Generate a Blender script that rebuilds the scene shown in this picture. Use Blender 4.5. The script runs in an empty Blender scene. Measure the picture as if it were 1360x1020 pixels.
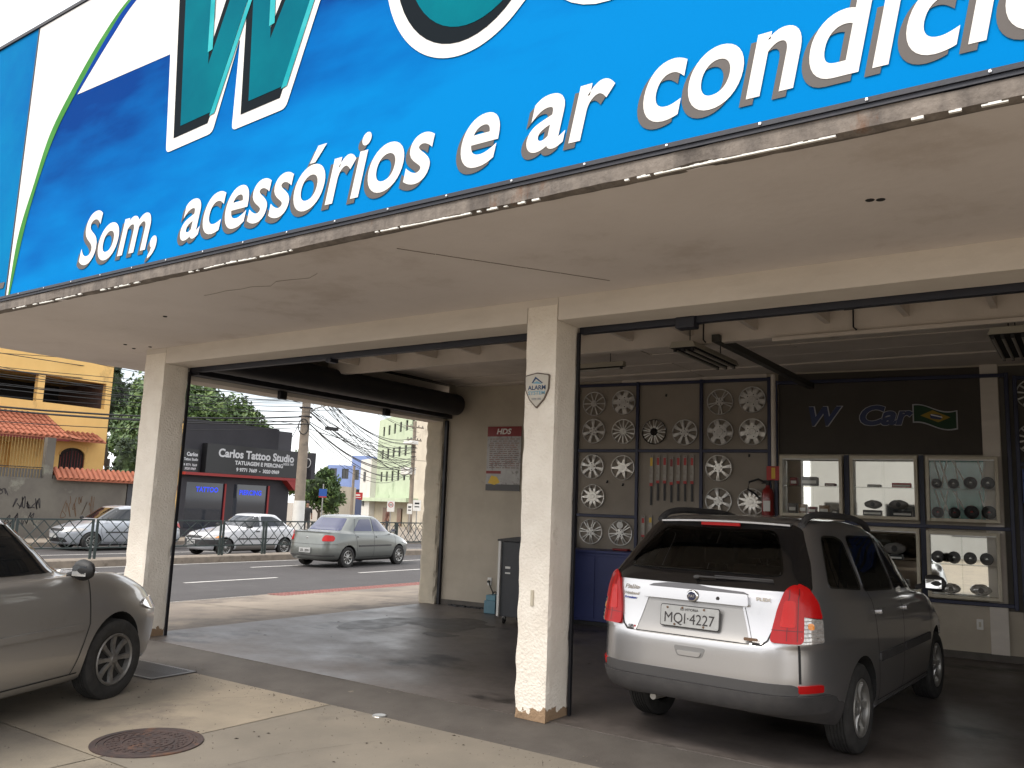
import bpy, bmesh, math, random
from math import sin, cos, pi, radians as R
from mathutils import Vector, Matrix, noise
from mathutils.bvhtree import BVHTree
from mathutils.geometry import delaunay_2d_cdt

# ------------------------------------------------------------------ camera, world, sun, exposure
scene = bpy.context.scene
COL = scene.collection
random.seed(7)

YAW, PITCH, ROLL, FPX = 0.607325, 0.14597, 0.0379207, 1115.69
fw = Vector((-sin(YAW)*cos(PITCH), cos(YAW)*cos(PITCH), sin(PITCH)))
rt = Vector((cos(YAW), sin(YAW), 0)); up = rt.cross(fw)
rt2 = rt*cos(ROLL)+up*sin(ROLL); up2 = -rt*sin(ROLL)+up*cos(ROLL)
cam_d = bpy.data.cameras.new("camera"); cam = bpy.data.objects.new("camera", cam_d); COL.objects.link(cam)
cm = Matrix((rt2, up2, -fw)).transposed().to_4x4(); cm.translation = Vector((0, 0, 1.6)); cam.matrix_world = cm
cam_d.sensor_fit = 'HORIZONTAL'; cam_d.sensor_width = 36; cam_d.lens = 36*FPX/1360
cam_d.clip_start = 0.05; cam_d.clip_end = 2000
scene.camera = cam

SUN_EL, SUN_AZ = 52, 200          # azimuth clockwise from +Y: light comes from behind the camera
world = bpy.data.worlds.new("World"); scene.world = world; world.use_nodes = True
wn = world.node_tree; wn.nodes.clear()
wo = wn.nodes.new("ShaderNodeOutputWorld"); wb = wn.nodes.new("ShaderNodeBackground")
sky = wn.nodes.new("ShaderNodeTexSky"); sky.sky_type = 'NISHITA'; sky.sun_disc = False
sky.sun_elevation = R(SUN_EL); sky.sun_rotation = R(SUN_AZ); sky.air_density = 1.0; sky.dust_density = 2.5
tc = wn.nodes.new("ShaderNodeTexCoord"); mp = wn.nodes.new("ShaderNodeMapping"); mp.inputs['Scale'].default_value = (1, 1, 2.6)
nz = wn.nodes.new("ShaderNodeTexNoise"); nz.inputs['Scale'].default_value = 2.3; nz.inputs['Detail'].default_value = 7; nz.inputs['Roughness'].default_value = .55
rp = wn.nodes.new("ShaderNodeValToRGB"); rp.color_ramp.elements[0].position = .37; rp.color_ramp.elements[0].color = (.30, .30, .30, 1); rp.color_ramp.elements[1].position = .60; rp.color_ramp.elements[1].color = (.97, .97, .97, 1)
cl = wn.nodes.new("ShaderNodeValToRGB"); cl.color_ramp.elements[0].color = (9.5, 9.8, 10.4, 1); cl.color_ramp.elements[1].color = (20, 19.8, 19.4, 1)
nz2 = wn.nodes.new("ShaderNodeTexNoise"); nz2.inputs['Scale'].default_value = 3.5; nz2.inputs['Detail'].default_value = 6
mx = wn.nodes.new("ShaderNodeMixRGB")
L = wn.links.new
L(tc.outputs['Generated'], mp.inputs[0]); L(mp.outputs[0], nz.inputs['Vector']); L(mp.outputs[0], nz2.inputs['Vector'])
L(nz.outputs['Fac'], rp.inputs[0]); L(nz2.outputs['Fac'], cl.inputs[0])
L(rp.outputs[0], mx.inputs[0]); L(sky.outputs[0], mx.inputs[1]); L(cl.outputs[0], mx.inputs[2]); L(mx.outputs[0], wb.inputs[0]); L(wb.outputs[0], wo.inputs[0])
wb.inputs[1].default_value = 0.080

sl = bpy.data.lights.new("sun", 'SUN'); sun = bpy.data.objects.new("sun", sl); COL.objects.link(sun)
sl.energy = 1.5; sl.angle = R(22); sl.color = (1.0, .95, .87)
az = R(SUN_AZ)
sun.rotation_euler = Vector((sin(az)*cos(R(SUN_EL)), cos(az)*cos(R(SUN_EL)), sin(R(SUN_EL)))).to_track_quat('Z', 'Y').to_euler()
scene.view_settings.view_transform = 'Standard'; scene.view_settings.look = 'None'
scene.view_settings.gamma = 1; scene.view_settings.use_curve_mapping = False
scene.view_settings.exposure = 1.08
scene.cycles.max_bounces = 8; scene.cycles.diffuse_bounces = 4; scene.cycles.transparent_max_bounces = 10

# ------------------------------------------------------------------ helpers
def srgb(r, g, b):
    f = lambda c: (c/255/12.92) if c/255 <= .04045 else ((c/255+.055)/1.055)**2.4
    return (f(r), f(g), f(b))
MATS = {}
def mat(name, c1, c2=None, scale=4, rough=.7, rough2=None, metal=0, bump=0, bscale=30, coat=0, spec=.5, lo=.35, hi=.65, stretch=(1, 1, 1), detail=6, c3=None, c3scale=1.2, c3lo=.55, c3hi=.62, emit=0):
    if name in MATS: return MATS[name]
    m = bpy.data.materials.new(name); m.use_nodes = True; nt = m.node_tree; n = nt.nodes; l = nt.links.new
    p = n['Principled BSDF']
    p.inputs['Roughness'].default_value = rough; p.inputs['Metallic'].default_value = metal
    p.inputs['Specular IOR Level'].default_value = spec; p.inputs['Coat Weight'].default_value = coat; p.inputs['Coat Roughness'].default_value = .05
    p.inputs['Base Color'].default_value = (*c1, 1)
    if emit:
        p.inputs['Emission Color'].default_value = (*c1, 1); p.inputs['Emission Strength'].default_value = emit
    t = n.new("ShaderNodeTexCoord"); mpp = n.new("ShaderNodeMapping"); mpp.inputs['Scale'].default_value = stretch
    l(t.outputs['Object'], mpp.inputs[0])
    if c2:
        a = n.new("ShaderNodeTexNoise"); a.inputs['Scale'].default_value = scale; a.inputs['Detail'].default_value = detail; a.inputs['Roughness'].default_value = .62
        l(mpp.outputs[0], a.inputs['Vector'])
        r = n.new("ShaderNodeValToRGB"); r.color_ramp.elements[0].position = lo; r.color_ramp.elements[1].position = hi
        r.color_ramp.elements[0].color = (*c1, 1); r.color_ramp.elements[1].color = (*c2, 1)
        l(a.outputs['Fac'], r.inputs[0]); out = r.outputs[0]
        if c3:
            b = n.new("ShaderNodeTexNoise"); b.inputs['Scale'].default_value = c3scale; b.inputs['Detail'].default_value = 9; b.inputs['Roughness'].default_value = .7
            l(mpp.outputs[0], b.inputs['Vector'])
            r3 = n.new("ShaderNodeMapRange"); r3.inputs[1].default_value = c3lo; r3.inputs[2].default_value = c3hi
            l(b.outputs['Fac'], r3.inputs[0]); mm = n.new("ShaderNodeMixRGB"); mm.inputs[2].default_value = (*c3, 1)
            l(r3.outputs[0], mm.inputs[0]); l(out, mm.inputs[1]); out = mm.outputs[0]
        l(out, p.inputs['Base Color'])
        if rough2 is not None:
            q = n.new("ShaderNodeMapRange"); q.inputs[1].default_value = lo; q.inputs[2].default_value = hi; q.inputs[3].default_value = rough; q.inputs[4].default_value = rough2
            l(a.outputs['Fac'], q.inputs[0]); l(q.outputs[0], p.inputs['Roughness'])
    if bump:
        bn = n.new("ShaderNodeTexNoise"); bn.inputs['Scale'].default_value = bscale; bn.inputs['Detail'].default_value = 5
        l(t.outputs['Object'], bn.inputs['Vector']); bb = n.new("ShaderNodeBump"); bb.inputs['Strength'].default_value = 1; bb.inputs['Distance'].default_value = bump
        l(bn.outputs['Fac'], bb.inputs['Height']); l(bb.outputs[0], p.inputs['Normal'])
    MATS[name] = m
    return m

def tint_mat(name, tint): return glass_mat(name, tint, 1.6)
def glass_mat(name, tint=(.9, .95, .95), ior=1.5):
    m = bpy.data.materials.new(name); m.use_nodes = True; nt = m.node_tree; n = nt.nodes; n.clear(); l = nt.links.new
    o = n.new("ShaderNodeOutputMaterial"); mi = n.new("ShaderNodeMixShader"); tr = n.new("ShaderNodeBsdfTransparent"); gl = n.new("ShaderNodeBsdfGlossy"); fr = n.new("ShaderNodeFresnel")
    tr.inputs[0].default_value = (*tint, 1); gl.inputs['Roughness'].default_value = .01; fr.inputs[0].default_value = ior
    l(fr.outputs[0], mi.inputs[0]); l(tr.outputs[0], mi.inputs[1]); l(gl.outputs[0], mi.inputs[2]); l(mi.outputs[0], o.inputs[0])
    MATS[name] = m
    return m

class MB:
    def __init__(s): s.v = []; s.f = []; s.m = []
    def add(s, vs, fs, mi=0):
        k = len(s.v); s.v += [tuple(v) for v in vs]; s.f += [tuple(i+k for i in f) for f in fs]; s.m += [mi]*len(fs); return s
    def box(s, x0, y0, z0, x1, y1, z1, mi=0):
        return s.add([(x0,y0,z0),(x1,y0,z0),(x1,y1,z0),(x0,y1,z0),(x0,y0,z1),(x1,y0,z1),(x1,y1,z1),(x0,y1,z1)],
                     [(0,3,2,1),(4,5,6,7),(0,1,5,4),(1,2,6,5),(2,3,7,6),(3,0,4,7)], mi)
    def prism(s, poly, axis, a, b, mi=0):
        # poly: 2D points; axis 'y': (x,z) extruded in y; 'x': (y,z) ; 'z': (x,y)
        f = {'y': lambda p, t: (p[0], t, p[1]), 'x': lambda p, t: (t, p[0], p[1]), 'z': lambda p, t: (p[0], p[1], t)}[axis]
        n = len(poly); tris = tess(poly)
        vs = [f(p, a) for p in poly]+[f(p, b) for p in poly]
        fs = [tuple(t) for t in tris]+[tuple(reversed([i+n for i in t])) for t in tris]+[(i, (i+1) % n, (i+1) % n+n, i+n) for i in range(n)]
        return s.add(vs, fs, mi)
    def tube(s, pts, r, n=8, mi=0, cap=True, r2=None):
        pts = [Vector(p) for p in pts]; vs = []; fs = []; N = len(pts)
        for i, p in enumerate(pts):
            d = (pts[min(i+1, N-1)]-pts[max(i-1, 0)]).normalized()
            a = Vector((0, 0, 1)) if abs(d.z) < .9 else Vector((1, 0, 0))
            u = d.cross(a).normalized(); w = d.cross(u)
            rr = r if r2 is None else r+(r2-r)*i/(N-1)
            vs += [p+(u*cos(2*pi*k/n)+w*sin(2*pi*k/n))*rr for k in range(n)]
        for i in range(N-1):
            for k in range(n): fs.append((i*n+k, i*n+(k+1) % n, (i+1)*n+(k+1) % n, (i+1)*n+k))
        if cap: fs += [tuple(range(n-1, -1, -1)), tuple((N-1)*n+k for k in range(n))]
        return s.add(vs, fs, mi)
    def lathe(s, prof, n=24, axis='x', c=(0, 0, 0), mi=0):
        # prof: (radius, along)
        vs = []; fs = []; P = len(prof)
        for k in range(n):
            a = 2*pi*k/n
            for r, t in prof:
                q = {'x': (t, r*cos(a), r*sin(a)), 'y': (r*cos(a), t, r*sin(a)), 'z': (r*cos(a), r*sin(a), t)}[axis]
                vs.append((q[0]+c[0], q[1]+c[1], q[2]+c[2]))
        for k in range(n):
            for j in range(P-1): fs.append((k*P+j, ((k+1) % n)*P+j, ((k+1) % n)*P+j+1, k*P+j+1))
        return s.add(vs, fs, mi)
    def build(s, name, mats, parent=None, smooth=False, bevel=0, loc=None, rot=None):
        me = bpy.data.meshes.new(name); me.from_pydata(s.v, [], s.f)
        if not isinstance(mats, (list, tuple)): mats = [mats]
        for m in mats: me.materials.append(m)
        me.polygons.foreach_set('material_index', s.m)
        bm = bmesh.new(); bm.from_mesh(me); bmesh.ops.recalc_face_normals(bm, faces=bm.faces)
        if smooth:
            for f in bm.faces: f.smooth = True
            for e in bm.edges:
                if len(e.link_faces) == 2 and e.calc_face_angle(0) > R(38): e.smooth = False
        bm.to_mesh(me); bm.free()
        o = bpy.data.objects.new(name, me); COL.objects.link(o)
        if parent: o.parent = parent
        if loc: o.location = loc
        if rot: o.rotation_euler = rot
        if bevel:
            b = o.modifiers.new('bevel', 'BEVEL'); b.width = bevel; b.segments = 2; b.limit_method = 'ANGLE'
        return o

def tess(poly):
    import mathutils
    t = mathutils.geometry.tessellate_polygon([[Vector((p[0], p[1], 0)) for p in poly]])
    return [list(x) for x in t]

def tag(o, label=None, cat=None, group=None, kind=None):
    if label: o['label'] = label
    if cat: o['category'] = cat
    if group: o['group'] = group
    if kind: o['kind'] = kind
    return o
def thing(name, label, cat, loc=(0, 0, 0), rz=0, group=None):
    o = bpy.data.objects.new(name, None); COL.objects.link(o); o.location = loc; o.rotation_euler = (0, 0, rz); o.empty_display_size = .1
    return tag(o, label, cat, group)
def copy_tree(o, parent=None):
    c = o.copy(); COL.objects.link(c)
    if parent: c.parent = parent
    for ch in o.children: copy_tree(ch, c)
    return c

FONT = bpy.data.fonts.load if False else None
def text_geo(s, size=1.0, shear=0, bold=0, width=None, align='LEFT', res=4, spacing=1):
    cu = bpy.data.curves.new("lettering", 'FONT'); cu.body = s; cu.size = size; cu.shear = shear; cu.offset = bold; cu.resolution_u = res; cu.align_x = align; cu.space_character = spacing
    o = bpy.data.objects.new("lettering", cu); COL.objects.link(o)
    bpy.context.view_layer.update()
    me = bpy.data.meshes.new_from_object(o.evaluated_get(bpy.context.evaluated_depsgraph_get()))
    bpy.data.objects.remove(o); bpy.data.curves.remove(cu)
    vs = [(v.co.x, v.co.y) for v in me.vertices]; fs = [tuple(p.vertices) for p in me.polygons]
    bpy.data.meshes.remove(me)
    if width and vs:
        x0 = min(v[0] for v in vs); x1 = max(v[0] for v in vs); k = width/(x1-x0)
        vs = [((v[0]-x0)*k, v[1]) for v in vs]
    return vs, fs
def text_on(name, s, m, parent, f, size, **kw):
    """lettering as a thin printed sheet; f maps (x,z) of the text to a 3D point"""
    vs, fs = text_geo(s, size, **kw)
    mb = MB(); mb.add([f(*v) for v in vs], fs)
    me = bpy.data.meshes.new(name); me.from_pydata(mb.v, [], mb.f); me.materials.append(m)
    o = bpy.data.objects.new(name, me); COL.objects.link(o)
    if parent: o.parent = parent
    return o

def offset_poly(poly, d):
    n = len(poly); A = sum(poly[i][0]*poly[(i+1) % n][1]-poly[(i+1) % n][0]*poly[i][1] for i in range(n))
    sg = 1 if A > 0 else -1; out = []
    for i in range(n):
        p0 = Vector(poly[i-1]); p1 = Vector(poly[i]); p2 = Vector(poly[(i+1) % n])
        a = (p1-p0).normalized(); b = (p2-p1).normalized()
        na = Vector((a.y, -a.x))*sg; nb = Vector((b.y, -b.x))*sg
        m_ = (na+nb); 
        if m_.length < 1e-6: m_ = na
        m_.normalize(); k = d/max(.35, m_.dot(na))
        out.append(tuple(p1+m_*k))
    return out
def round_poly(poly, r, k=4):
    out = []; n = len(poly)
    for i in range(n):
        p0 = Vector(poly[i-1]); p1 = Vector(poly[i]); p2 = Vector(poly[(i+1) % n])
        a = p0-p1; b = p2-p1; ra = min(r, a.length*.45, b.length*.45)
        s = p1+a.normalized()*ra; e = p1+b.normalized()*ra
        for j in range(k+1):
            t = j/k; out.append(tuple(s*(1-t)**2+p1*2*t*(1-t)+e*t*t))
    return out

# ------------------------------------------------------------------ materials
M = {}
M['plaster_white'] = mat('plaster_white', (.66,.60,.52), (.6,.54,.46), 3, .85, bump=.004, bscale=60, c3=(.30,.25,.20), c3scale=2.0, c3lo=.63, c3hi=.72)
M['beam_white'] = mat('beam_white', (.66,.60,.53), (.58,.525,.46), 2, .85, bump=.002, bscale=25, c3=(.28,.22,.17), c3scale=1.1, c3lo=.66, c3hi=.76, stretch=(.6,1,2))
M['soffit'] = mat('soffit', (.67,.615,.585), (.60,.545,.515), .8, .85, bump=.0025, bscale=14, c3=(.45,.385,.34), c3scale=.8, c3lo=.56, c3hi=.78)
M['roof_board'] = mat('roof_board', (.64,.57,.51), (.55,.49,.43), 2, .8, bump=.001, bscale=30, c3=(.20,.15,.11), c3scale=1.5, c3lo=.64, c3hi=.74)
M['wall_grey'] = mat('wall_grey', (.46,.40,.32), (.385,.335,.265), 1.6, .85, bump=.002, bscale=70, c3=(.13,.11,.09), c3scale=1.3, c3lo=.62, c3hi=.76)
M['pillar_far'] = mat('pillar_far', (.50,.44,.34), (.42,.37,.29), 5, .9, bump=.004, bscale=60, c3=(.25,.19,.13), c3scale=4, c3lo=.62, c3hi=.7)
M['dark_metal'] = mat('dark_metal', (.012,.013,.018), (.02,.018,.02), 6, .5, metal=.3)
M['navy_metal'] = mat('navy_metal', (.007,.009,.018), (.012,.012,.020), 6, .5, bump=.0008, bscale=50)
M['bench_blue'] = mat('bench_blue', (.014,.024,.115), (.02,.030,.14), 3, .45)
M['blue_paint'] = mat('blue_paint', (.008,.011,.040), (.011,.015,.052), 3, .45, bump=.001, bscale=20)
M['black'] = mat('black', (.010,.010,.011), (.016,.015,.015), 8, .6)
M['black_gloss'] = mat('black_gloss', (.006,.006,.007), None, rough=.08, coat=.5)
M['rubber'] = mat('rubber', (.014,.013,.012), (.028,.026,.024), 12, .85, bump=.001, bscale=90)
M['well'] = mat('wheel_well', (.008,.008,.008), (.014,.012,.011), 8, .9)
M['plastic_grey'] = mat('plastic_grey', (.035,.033,.034), (.05,.047,.046), 8, .6, bump=.0006, bscale=300)
M['silver_rim'] = mat('silver_rim', (.42,.41,.39), (.30,.29,.27), 6, .33, metal=.75)
M['silver_cap'] = mat('silver_cap', (.66,.64,.60), (.5,.48,.45), 12, .34, metal=.45)
M['chrome_cap'] = mat('chrome_cap', (.66,.63,.58), (.55,.52,.48), 9, .30, metal=.55)
M['dull_cap'] = mat('dull_cap', (.58,.56,.53), (.42,.40,.38), 12, .45, metal=.25)
M['chrome'] = mat('chrome', (.75,.75,.75), None, rough=.12, metal=1)
M['glass'] = glass_mat('clear_glass', (.98,.985,.98), 1.32)
M['cabin_glass'] = glass_mat('cabin_glass', (.42,.44,.43), 1.6)
M['mirror'] = mat('mirror', (.86,.85,.82), None, rough=.02, metal=1)
M['car_glass'] = mat('car_glass', (.010,.011,.012), None, rough=.04, coat=.6)
M['car_glass_blue'] = mat('car_glass_blue', (.035,.038,.085), None, rough=.07, coat=.6)
M['red_lamp'] = mat('red_lamp', (.38,.006,.006), None, rough=.28, coat=.15, spec=.25)
M['clear_lamp'] = mat('clear_lamp', (.62,.60,.57), (.30,.27,.25), 60, .1, coat=1, metal=.4)
M['amber_lamp'] = mat('amber_lamp', (.75,.25,.02), None, rough=.15, coat=1)
M['plate'] = mat('plate', (.40,.40,.39), (.34,.34,.33), 20, .5)
M['plate_ink'] = mat('plate_ink', (.03,.025,.025), None, rough=.6)
M['white_print'] = mat('white_print', (.70,.68,.65), (.64,.62,.59), 3, .55)
M['grey_print'] = mat('grey_print', (.070,.058,.052), None, rough=.6)
M['white'] = mat('white', (.72,.70,.66), (.64,.62,.57), 4, .6)
M['cream'] = mat('cream_frame', (.56,.50,.39), (.46,.41,.31), 5, .55, bump=.0006, bscale=60)
M['red'] = mat('red', (.45,.03,.025), (.35,.02,.02), 5, .5)
M['dark_red'] = mat('dark_red', (.22,.015,.015), None, rough=.5)
M['yellow'] = mat('yellow', (.65,.42,.05), None, rough=.6)
M['wood'] = mat('wood', (.16,.09,.05), (.1,.055,.03), 6, .6)
def paint(name, c, flake=.55, c3=None):
    return mat(name, c, tuple(x*.93 for x in c), 400, .34, metal=flake, coat=.8, c3=c3, c3scale=2.5, c3lo=.58, c3hi=.8)

# sign print: blue that deepens to navy at the upper left, as printed, plus faint streaks
def sign_blue():
    m = bpy.data.materials.new('sign_blue'); m.use_nodes = True; n = m.node_tree.nodes; l = m.node_tree.links.new; p = n['Principled BSDF']
    t = n.new("ShaderNodeTexCoord"); g = n.new("ShaderNodeMapping"); g.inputs['Scale'].default_value = (.5, 1, 1.6); g.inputs['Rotation'].default_value = (0, -.22, 0)
    a = n.new("ShaderNodeTexNoise"); a.inputs['Scale'].default_value = 2.2; a.inputs['Detail'].default_value = 8
    l(t.outputs['Object'], g.inputs[0]); l(g.outputs[0], a.inputs[0])
    s = n.new("ShaderNodeSeparateXYZ"); l(t.outputs['Object'], s.inputs[0])
    # printed gradient: f = (z-4.1)*0.75 - (x+7)*0.16
    m1 = n.new("ShaderNodeMath"); m1.operation = 'MULTIPLY_ADD'; m1.inputs[1].default_value = .60; m1.inputs[2].default_value = -.60*3.95; l(s.outputs[2], m1.inputs[0])
    m2 = n.new("ShaderNodeMath"); m2.operation = 'MULTIPLY_ADD'; m2.inputs[1].default_value = -.09; m2.inputs[2].default_value = -.09*4.6; l(s.outputs[0], m2.inputs[0])
    m3 = n.new("ShaderNodeMath"); m3.operation = 'ADD'; l(m1.outputs[0], m3.inputs[0]); l(m2.outputs[0], m3.inputs[1])
    m4 = n.new("ShaderNodeMath"); m4.operation = 'MULTIPLY_ADD'; m4.inputs[1].default_value = 1.1; m4.inputs[2].default_value = -.47; l(a.outputs['Fac'], m4.inputs[0])
    m5 = n.new("ShaderNodeMath"); m5.operation = 'ADD'; l(m3.outputs[0], m5.inputs[0]); l(m4.outputs[0], m5.inputs[1])
    r = n.new("ShaderNodeValToRGB"); e = r.color_ramp.elements
    e[0].position = 0; e[0].color = (.0002, .180, .48, 1); e[1].position = .95; e[1].color = (.001, .038, .20, 1)
    e2 = r.color_ramp.elements.new(.45); e2.color = (.0003, .115, .38, 1)
    l(m5.outputs[0], r.inputs[0]); l(r.outputs[0], p.inputs['Base Color']); p.inputs['Roughness'].default_value = .7
    bn = n.new("ShaderNodeTexNoise"); bn.inputs['Scale'].default_value = 1.4; b = n.new("ShaderNodeBump"); b.inputs['Distance'].default_value = .02; b.inputs['Strength'].default_value = .35
    l(t.outputs['Object'], bn.inputs[0]); l(bn.outputs['Fac'], b.inputs['Height']); l(b.outputs[0], p.inputs['Normal'])
    return m
M['sign_blue'] = sign_blue(); M['sign_blue'].node_tree.nodes['Principled BSDF'].inputs['Specular IOR Level'].default_value = .02
M['teal'] = mat('teal_print', (.0005,.095,.145), (.0008,.16,.20), .7, .8, spec=.03, lo=.3, hi=.7)
M['teal_light'] = mat('teal_light_print', (.06,.42,.45), (.01,.28,.32), 2, .8, spec=.03)
M['green_print'] = mat('green_print', (.05,.20,.045), (.07,.24,.06), 3, .8, spec=.03)
M['blue_print'] = mat('blue_print', (.003,.04,.24), None, rough=.8, spec=.03)
M['dark_print'] = mat('dark_print', (.010,.014,.018), None, rough=.8, spec=.03)

# ------------------------------------------------------------------ ground
HX = [(-90, -.3), (-26, -.3), (-20.5, -.25), (-12.6, -.14), (-9.1, 0), (90, 0)]
def hx(x):
    for (a, za), (b, zb) in zip(HX, HX[1:]):
        if a <= x <= b: return za+(zb-za)*(x-a)/(b-a)
    return HX[0][1] if x < HX[0][0] else 0
def hz(x, y):
    z = hx(x)
    if x < -9.1: z -= .015*max(0, y-24)
    elif y > -90: z -= .05*min(1, max(0, (5.72-y)/.62))
    return z

asphalt = mat('asphalt', (.054,.048,.047), (.040,.035,.034), 1.2, .85, bump=.004, bscale=90, c3=(.08,.073,.07), c3scale=.6, c3lo=.55, c3hi=.75)
conc_side = mat('sidewalk_concrete', (.27,.225,.175), (.20,.165,.13), .9, .85, bump=.002, bscale=50, c3=(.13,.105,.085), c3scale=.7, c3lo=.52, c3hi=.64)
conc_lot = mat('lot_concrete', (.285,.237,.175), (.195,.165,.125), 1.3, .85, bump=.002, bscale=60, c3=(.14,.115,.095), c3scale=1.1, c3lo=.53, c3hi=.70)
conc_lot_dark = mat('lot_concrete_dark', (.155,.135,.108), (.20,.173,.137), 1.4, .82, bump=.002, bscale=60, c3=(.115,.098,.08), c3scale=1.0, c3lo=.56, c3hi=.7)
conc_lot_mid = mat('lot_concrete_mid', (.235,.20,.15), (.165,.14,.11), 1.4, .82, bump=.002, bscale=60, c3=(.13,.11,.085), c3scale=1.3, c3lo=.56, c3hi=.7)
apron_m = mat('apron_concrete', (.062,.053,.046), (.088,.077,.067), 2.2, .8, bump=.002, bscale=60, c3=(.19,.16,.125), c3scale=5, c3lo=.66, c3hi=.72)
road_line = mat('road_paint', (.62,.60,.56), (.42,.40,.37), 9, .7)
kerb_m = mat('kerb_concrete', (.26,.215,.17), (.18,.15,.12), 4, .9, bump=.004, bscale=40, c3=(.10,.08,.06), c3scale=3, c3lo=.56, c3hi=.7)
tactile_m = mat('tactile_red', (.26,.11,.09), (.20,.08,.07), 5, .8, bump=.002, bscale=60)

def sheet(name, x0, x1, y0, y1, dz, m, xs=None, ys=None, kind='structure', parent=None, edge=None):
    xs = xs or []; ys = ys or []
    X = sorted(set([x0, x1]+[x for x in [-26, -20.5, -12.6, -9.1]+xs if x0 < x < x1]))
    Y = sorted(set([y0, y1]+[y for y in [5.1, 5.72, 24, 60, 110]+ys if y0 < y < y1]))
    mb = MB(); vs = [(x, y, hz(x+1e-6 if x == x0 else x-1e-6 if x == x1 else x, y)+dz) for y in Y for x in X]; nx = len(X)
    fs = [(j*nx+i, j*nx+i+1, (j+1)*nx+i+1, (j+1)*nx+i) for j in range(len(Y)-1) for i in range(nx-1)]
    mb.add(vs, fs); o = mb.build(name, m, parent)
    if kind and not parent: o['kind'] = kind
    return o
land = MB(); land.add([(-900,-900,-3.2),(900,-900,-3.2),(900,900,-3.2),(-900,900,-3.2)], [(0,1,2,3)])
tag(land.build('terrain', conc_side), kind='structure')
sheet('ground', -90, 60, -60, 160, -.008, conc_side, ys=[-60])
sheet('road', -20.6, -12.6, -60, 160, 0, asphalt)
sheet('road', -29.3, -21.5, -60, 160, 0, asphalt)
sheet('forecourt', -12.6, 12, -60, 5.1, 0, conc_lot)
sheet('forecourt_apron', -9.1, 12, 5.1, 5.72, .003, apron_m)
sheet('pavement', -12.6, -9.1, 5.1, 160, 0, conc_side)
# big forecourt slabs
pv = []
def slab(x0, x1, y0, y1, m):
    o = MB().add([(x0,y0,-.0445),(x1,y0,-.0445),(x1,y1,-.0445),(x0,y1,-.0445)], [(0,1,2,3)]).build('slab', m, FC); return o
FC = [o for o in COL.objects if o.name.startswith('forecourt')][0]
g = .006
slab(-9.0, -5.23-g, 3.135+g, 5.098, conc_lot); slab(-9.0, -5.23-g, -1.0, 3.135-g, conc_lot_mid)
slab(-5.23+g, -2.6-g, 3.135+g, 5.098, conc_lot_dark); slab(-2.6+g, 1.0, 3.135+g, 5.098, conc_lot_mid)
slab(-5.23+g, -2.6-g, 0, 3.135-g, conc_lot_mid); slab(-2.6+g, 1.0, 0, 3.135-g, conc_lot_dark)
conc_pv = mat('pavement_slab', (.235,.195,.15), (.16,.13,.105), 1.1, .85, bump=.002, bscale=60, c3=(.12,.10,.082), c3scale=.9, c3lo=.50, c3hi=.64)
# pavement slabs with joints
PV = [o for o in COL.objects if o.name.startswith('pavement')][0]
for i, (y0, y1, m) in enumerate([(5.2, 8.6, conc_pv), (8.6, 11.4, conc_side), (11.4, 14.6, conc_pv), (14.6, 18, conc_side)]):
    x1 = -9.12
    MB().add([(-12.55,y0+.01,hz(-12.55,y0)+.004),(x1,y0+.01,hz(x1,y0)+.004),(x1,y1-.01,hz(x1,y1)+.004),(-12.55,y1-.01,hz(-12.55,y1)+.004)], [(0,1,2,3)]).build('slab', m, PV)
# tactile strip tiles beside the road
i = 0; y = 10.55
tact = MB()
tact.box(-.24,-.12,0,.24,.12,.004)
for a in range(5):
    for b in range(3): tact.box(-.21+a*.095, -.09+b*.075, .004, -.17+a*.095, -.055+b*.075, .009)
tp = None
while y < 18:
    xc = -12.2+.0*y
    if tp is None: tp = tact.build('tactile_tile', tactile_m, PV); o = tp
    else: o = tp.copy(); COL.objects.link(o)
    o.location = (-12.25, y, hz(-12.25, y)+.006); y += .25
# road markings
def mark(x, y0, y1, w=.1):
    n = max(1, int((y1-y0)/4)); mb = MB()
    for k in range(n):
        a = y0+(y1-y0)*k/n; b = y0+(y1-y0)*(k+1)/n
        mb.add([(x-w/2,a,hz(x-w/2,a)+.004),(x+w/2,a,hz(x+w/2,a)+.004),(x+w/2,b,hz(x+w/2,b)+.004),(x-w/2,b,hz(x-w/2,b)+.004)], [(0,1,2,3)])
    tag(mb.build('road_marking', road_line), kind='structure')
for k in range(-6, 12): mark(-15.45, 10.75+k*5.0, 13.15+k*5.0, .12)
for k in range(-6, 12): mark(-18.45, 9.8+k*5.0-.0, 12.2+k*5.0, .12)
mark(-12.5, -40, 10.1, .10)
mark(-25.35, -40, 90, .12); mark(-21.7, -40, 90, .1); mark(-20.35, -40, 90, .1)
# pavement kerb nose between the marking and the tactile strip
# median: kerb and top
md = MB()
for (ya, yb) in [(-60, 24), (24, 60), (60, 140)]:
    def P(x, y, d): return (x, y, hz(x, y)+d)
    a, b = -20.75, -21.5
    for (p, q) in [((a,-.02),(a,.15)), ((a,.15),(a-.05,.17)), ((a-.05,.17),(b+.05,.17)), ((b+.05,.17),(b,.15)), ((b,.15),(b,-.02))]:
        md.add([P(p[0],ya,p[1]),P(p[0],yb,p[1]),P(q[0],yb,q[1]),P(q[0],ya,q[1])], [(0,1,2,3)])
tag(md.build('median_strip', kerb_m), kind='structure')
k2 = MB()
for (ya, yb) in [(-60, 24), (24, 60), (60, 140)]:
    a, b = -29.3, -32.3
    k2.add([P(a,ya,-.01),P(a,yb,-.01),P(a,yb,.14),P(a,ya,.14)], [(0,1,2,3)]); k2.add([P(a,ya,.14),P(a,yb,.14),P(b,yb,.14),P(b,ya,.14)], [(0,1,2,3)])
tag(k2.build('far_pavement', conc_side), kind='structure')

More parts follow.
